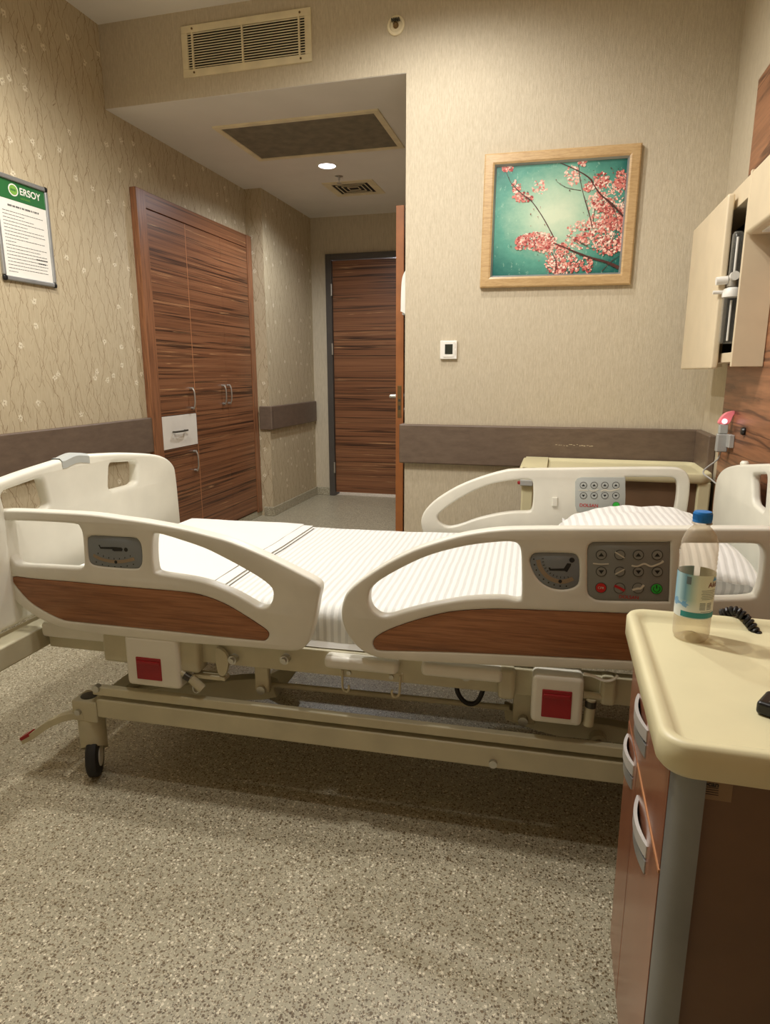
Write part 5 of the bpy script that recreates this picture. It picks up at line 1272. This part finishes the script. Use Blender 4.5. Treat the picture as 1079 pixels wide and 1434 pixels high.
# casters
RW = 0.060
def caster(x, y, ang):
    root = MB()
    rt = Matrix.Translation((x, y, 0)) @ Matrix.Rotation(ang, 4, 'Z')
    root.lathe([(0.036, 0.112), (0.037, 0.118), (0.037, 0.176), (0.034, 0.184), (0.020, 0.188)], (x, y, 0), n=32)
    # skirt hugging the wheel
    N = 20; top_, bot_ = [], []
    for i in range(N+1):
        a = 2*PI*i/N; d = V((math.cos(a), math.sin(a), 0)); 
        top_.append(root.b.verts.new(rt @ (d*0.037+V((0, 0, 0.114))))); bot_.append(root.b.verts.new(rt @ (d*0.036+V((0.0, 0, 0.080-0.026*math.sin(a)**1)))))
    for i in range(N): root.face([top_[i], top_[i+1], bot_[i+1], bot_[i]])
    c = B(root, 'caster', 'bed_metal')
    w = MB(); ax = rt.to_3x3() @ V((1, 0, 0)); ctr = rt @ V((0, -0.008, RW))
    w.lathe([(0.030, -0.016), (RW-0.008, -0.016), (RW-0.002, -0.012), (RW, -0.006), (RW, 0.006), (RW-0.002, 0.012), (RW-0.008, 0.016), (0.030, 0.016)], ctr, axis=ax, n=40)
    B(w, 'wheel', 'rubber', c)
    hb_ = MB(); hb_.cyl(ctr-ax*0.018, ctr+ax*0.018, 0.031, n=28); B(hb_, 'wheel_hub', 'bed_plastic', c)
    bk = MB(); bk.box((x-0.034, y-0.034, 0.182), (x+0.045, y+0.034, 0.245)); B(bk, 'caster_bracket', 'bed_metal', c, bevel=0.005)
    cpn_ = MB(); cpn_.lathe([(0.022, 0.2445), (0.023, 0.2465), (0.015, 0.2475), (0.0, 0.2475)], (x, y, 0), n=24); B(cpn_, 'stem_cap', 'dark_metal', c)
    bt = MB(); bt.cyl((x-0.012, y-0.03, 0.212), (x-0.012, y-0.042, 0.212), 0.009, n=12); B(bt, 'bolt', 'steel', c)
for x, y, a in ((0.0, 0.02, 0.45), (0.0, 0.80, 0.1), (1.82, 0.02, 0.3), (1.82, 0.80, -0.2)): caster(x, y, a)
# brake pedal
m = MB(); P = [(0.0, 0.0, 0.200), (-0.05, -0.005, 0.192), (-0.11, -0.012, 0.165), (-0.165, -0.018, 0.125), (-0.200, -0.02, 0.105)]
P = smooth_poly(P, 4, False); 
for a_, b_ in zip(P, P[1:]): m.bar(a_, b_, 0.030, 0.018, (0, 0, 1))
bp = B(m, 'brake_pedal', 'bed_metal')
B(MB().bar((-0.172, -0.020, 0.130), (-0.202, -0.022, 0.112), 0.032, 0.010), 'pedal_pad', 'red_plastic', bp, bevel=0.003)

# ================================================================== MATTRESS AND LINEN
ms = thing('mattress', 'white sheeted mattress on the hospital bed', 'mattress', BO, BTH)
ML, MR, MN, MF = -0.12, 1.785, 0.035, 0.885
def mz(x): return max(0.0, x-0.80)*math.tan(math.radians(2.6))
MT, MBt = 0.566, 0.456
def mattress_pt(u, v):       # closed section around the bed axis
    x = ML+(MR-ML)*u
    return x
m = MB(); NX = 90
sec = []
R = 0.035
for cx_, cz_, a0 in ((MF-R, MBt+R*0.6, -90), (MF-R, MT-R, 0), (MN+R, MT-R, 90), (MN+R, MBt+R*0.6, 180)):
    rr = R*0.6 if cz_ < 0.5 else R
    cx2 = cx_+(R-rr if cx_ > 0.4 else -(R-rr))
    for i in range(7): a = math.radians(a0+90*i/6); sec.append((cx2+rr*math.cos(a), cz_+rr*math.sin(a)))
# insert points along the top
sec2 = []
for i, p_ in enumerate(sec):
    sec2.append(p_); q_ = sec[(i+1) % len(sec)]; L_ = math.hypot(q_[0]-p_[0], q_[1]-p_[1]); n_ = int(L_/0.03)
    for j in range(1, n_): sec2.append((p_[0]+(q_[0]-p_[0])*j/n_, p_[1]+(q_[1]-p_[1])*j/n_))
rings = []
for i in range(NX+1):
    u = i/NX; x = ML+(MR-ML)*u; e = min(u, 1-u)*(MR-ML); sh = 1.0 if e > 0.03 else math.sqrt(max(0.0, 1-(1-e/0.03)**2))*0.06+0.94
    ring = []
    for y, z_ in sec2:
        zz = z_; yy = y
        if z_ > 0.53:
            zz += 0.0045*noise.noise(V((x*3.0, y*3.5, 1.3)))+0.0022*noise.noise(V((x*9, y*7, 4)))
        else:
            yy += 0.003*noise.noise(V((x*14, 2.0, z_*4)))
        yy = 0.46+(yy-0.46)*sh
        ring.append(m.b.verts.new((x, yy, 0.51+(zz-0.51)*sh+mz(x))))
    rings.append(ring)
N = len(sec2)
for A, C_ in zip(rings, rings[1:]):
    for j in range(N): m.face([A[j], A[(j+1) % N], C_[(j+1) % N], C_[j]])
m.face(rings[0]); m.face(rings[-1][::-1])
m.build('fitted_sheet', 'linen_striped', ms, local=True, angle=80)
# sheet hem sagging out below the near side between the rails
m = MB(); hp_ = []
for i in range(41):
    x = -0.10+i*0.0475; d = 0.006*noise.noise(V((x*11, 0, 0)))
    hp_.append([m.b.verts.new(p_) for p_ in ((x, MN+0.004, MBt+0.02+mz(x)), (x, MN-0.010+d, MBt+0.002+mz(x)+d), (x, MN+0.006+d, MBt-0.009+mz(x)), (x, MN+0.03, MBt-0.004+mz(x)))])
for A, C_ in zip(hp_, hp_[1:]):
    for j in range(3): m.face([A[j], A[j+1], C_[j+1], C_[j]])
m.build('sheet_hem', 'linen_plain', ms, local=True, angle=80)

# folded sheet at the foot
fs = thing('folded_sheet', 'folded white top sheet laid flat across the foot of the mattress', 'sheet', BO, BTH)
def slab(x0, x1, y0_, y1_, zb_, th_, seed, name, skew=0.0):
    m = MB(); nx, ny = 30, 40; topv, botv = [], []
    for i in range(nx+1):
        tr_, br_ = [], []
        for j in range(ny+1):
            u, w = i/nx, j/ny
            y = y0_+(y1_-y0_)*w; x = x0+(x1-x0)*u+skew*(w-0.5)+0.006*noise.noise(V((seed, w*4, 0)))*u
            e = min(1.0, min(u*(x1-x0), (1-u)*(x1-x0), w*(y1_-y0_), (1-w)*(y1_-y0_))/0.012); e = math.sqrt(max(0, 1-(1-e)**2))
            base = zb_+0.0045*noise.noise(V((x*3.0, y*3.5, 1.3)))+0.0022*noise.noise(V((x*9, y*7, 4)))
            wr = 0.0030*noise.noise(V((x*7+seed, y*5, seed)))+0.0016*noise.noise(V((x*18, y*13, seed)))
            tr_.append(m.b.verts.new((x, y, base+th_*0.5+(th_*0.5)*e+wr*e))); br_.append(m.b.verts.new((x, y, base+th_*0.5-th_*0.5*e)))
        topv.append(tr_); botv.append(br_)
    for i in range(nx):
        for j in range(ny):
            m.face([topv[i][j], topv[i+1][j], topv[i+1][j+1], topv[i][j+1]]); m.face([botv[i][j], botv[i][j+1], botv[i+1][j+1], botv[i+1][j]])
    for j in range(ny): m.face([topv[0][j], topv[0][j+1], botv[0][j+1], botv[0][j]]); m.face([topv[nx][j+1], topv[nx][j], botv[nx][j], botv[nx][j+1]])
    for i in range(nx): m.face([topv[i+1][0], topv[i][0], botv[i][0], botv[i+1][0]]); m.face([topv[i][ny], topv[i+1][ny], botv[i+1][ny], botv[i][ny]])
    return m.build(name, 'linen_plain', fs, local=True, angle=80)
slab(-0.115, 0.405, 0.075, 0.835, MT+0.001, 0.007, 3.1, 'fold_layer', 0.012)
slab(-0.112, 0.399, 0.077, 0.833, MT+0.008, 0.006, 3.1, 'fold_layer', 0.012)
slab(-0.105, 0.366, 0.085, 0.826, MT+0.014, 0.006, 3.1, 'fold_layer', 0.012)

# pillow
pw0, pw1, pl0, pl1 = 1.30, 1.765, 0.16, 0.80
pl = thing('pillow', 'plump white striped pillow at the head of the bed', 'pillow', BO, BTH)
m = MB(); n1, n2 = 44, 56; tv, bv = [], []
pcx, pcy, phx, phy = (pw0+pw1)/2, (pl0+pl1)/2, (pw1-pw0)/2, (pl1-pl0)/2
for i in range(n1+1):
    ta, ba = [], []
    for j in range(n2+1):
        u, w = 2*i/n1-1, 2*j/n2-1
        puff = ((1-abs(u)**2.6)*(1-abs(w)**6))
        puff = max(puff, 0)**0.55
        pin = 1-0.05*(1-abs(w)**2)*0-0.045*(abs(u)**6)*(1-w*w)-0.0
        x = pcx+phx*u*(1-0.05*(1-abs(u))*0)*(1-0.035*(1-w*w)*abs(u)); y = pcy+phy*w*(1-0.03*(1-u*u)*abs(w))
        base = MT+mz(x)+0.036
        wr = 0.006*noise.noise(V((u*3, w*4, 7)))+0.010*abs(w)**3*noise.noise(V((u*9, w*2, 2)))
        ta.append(m.b.verts.new((x, y, base+0.100*puff+wr*min(1, puff*2)))); ba.append(m.b.verts.new((x, y, base-0.034*min(1.0, puff*1.6)-0.001)))
    tv.append(ta); bv.append(ba)
for i in range(n1):
    for j in range(n2):
        m.face([tv[i][j], tv[i+1][j], tv[i+1][j+1], tv[i][j+1]]); m.face([bv[i][j], bv[i][j+1], bv[i+1][j+1], bv[i+1][j]])
bmesh.ops.remove_doubles(m.b, verts=m.b.verts, dist=0.0012)
m.build('cushion', 'pillow_linen', pl, local=True, angle=85)
# open end of the case: loose flap at the near end
m = MB(); rws = []
for i in range(31):
    u = 2*i/30-1; x = pcx+phx*u*0.97; base = MT+mz(x)+0.036; s = (1-abs(u)**3)**0.6 if abs(u) < 1 else 0
    rp = 0.006*noise.noise(V((u*5, 1, 0)))
    rws.append([m.b.verts.new(p_) for p_ in ((x, pl0+0.13, base+0.099*s+0.008), (x, pl0+0.07, base+0.093*s+0.008), (x, pl0+0.025, base+0.076*s+0.006+rp*0.5), (x, pl0-0.012, base+0.050*s+0.002+rp), (x, pl0-0.032, base+0.030*s+0.001+rp*1.5))])
for A, C_ in zip(rws, rws[1:]):
    for j in range(4): m.face([A[j], A[j+1], C_[j+1], C_[j]])
o = m.build('pillowcase_flap', 'pillow_linen', pl, local=True, angle=85); sm = o.modifiers.new('thickness', 'SOLIDIFY'); sm.thickness = 0.003
# ruffled far end of the case
m = MB(); rws = []
for i in range(31):
    u = 2*i/30-1; x = pcx+phx*u*0.9; base = MT+mz(x)+0.036; r_ = 0.012*noise.noise(V((u*8, 3, 0)))
    rws.append([m.b.verts.new(p_) for p_ in ((x, pl1-0.03, base+0.012), (x, pl1+0.02, base+0.012+r_), (x, pl1+0.055, base+0.020+r_*1.6))])
for A, C_ in zip(rws, rws[1:]):
    for j in range(2): m.face([A[j], A[j+1], C_[j+1], C_[j]])
o = m.build('pillowcase_hem', 'pillow_linen', pl, local=True, angle=85); sm = o.modifiers.new('thickness', 'SOLIDIFY'); sm.thickness = 0.003

# ================================================================== LIGHT
def spot(name, loc, power, col, ang=150, blend=0.6, size=0.05, tgt=(0, 0, -1)):
    l = bpy.data.lights.new(name, 'SPOT'); l.energy = power; l.color = col; l.spot_size = math.radians(ang); l.spot_blend = blend; l.shadow_soft_size = size
    o = bpy.data.objects.new(name, l); COL.objects.link(o); o.location = loc
    o.rotation_euler = Vector(tgt).to_track_quat('-Z', 'Y').to_euler(); return o
WARM = (1.0, 0.965, 0.905)
spot('ceiling_lamp_bed', (-0.78, 1.46, ZC-0.03), 98, WARM, 164, 0.5, 0.05)
spot('ceiling_lamp_front', (-0.50, 0.95, ZC-0.03), 32, WARM, 164, 0.5, 0.05)
spot('ceiling_lamp_wall', (-0.58, 2.52, ZC-0.03), 46, WARM, 162, 0.55, 0.045)
spot('ceiling_lamp_left', (-1.60, 1.72, ZC-0.03), 88, WARM, 160, 0.55, 0.05)
spot('hall_lamp', (lp.x, lp.y, ZS-0.02), 78, (0.92, 0.95, 1.0), 160, 0.6, 0.05)
l = bpy.data.lights.new('corridor_lamp', 'POINT'); l.energy = 120; l.color = (0.9, 0.88, 1.0); l.shadow_soft_size = 0.2
o = bpy.data.objects.new('corridor_lamp', l); COL.objects.link(o); o.location = (-1.4, YE+0.6, 2.0)
w = bpy.data.worlds.new('world'); SC.world = w; w.use_nodes = True
w.node_tree.nodes['Background'].inputs[0].default_value = (1.0, 0.86, 0.66, 1); w.node_tree.nodes['Background'].inputs[1].default_value = 0.12

SC.view_settings.view_transform = 'Standard'; SC.view_settings.look = 'None'; SC.view_settings.gamma = 1.0
SC.view_settings.exposure = 0.0; SC.view_settings.use_curve_mapping = False
SC.cycles.max_bounces = 8; SC.cycles.diffuse_bounces = 5; SC.cycles.transparent_max_bounces = 24; SC.cycles.use_denoising = True
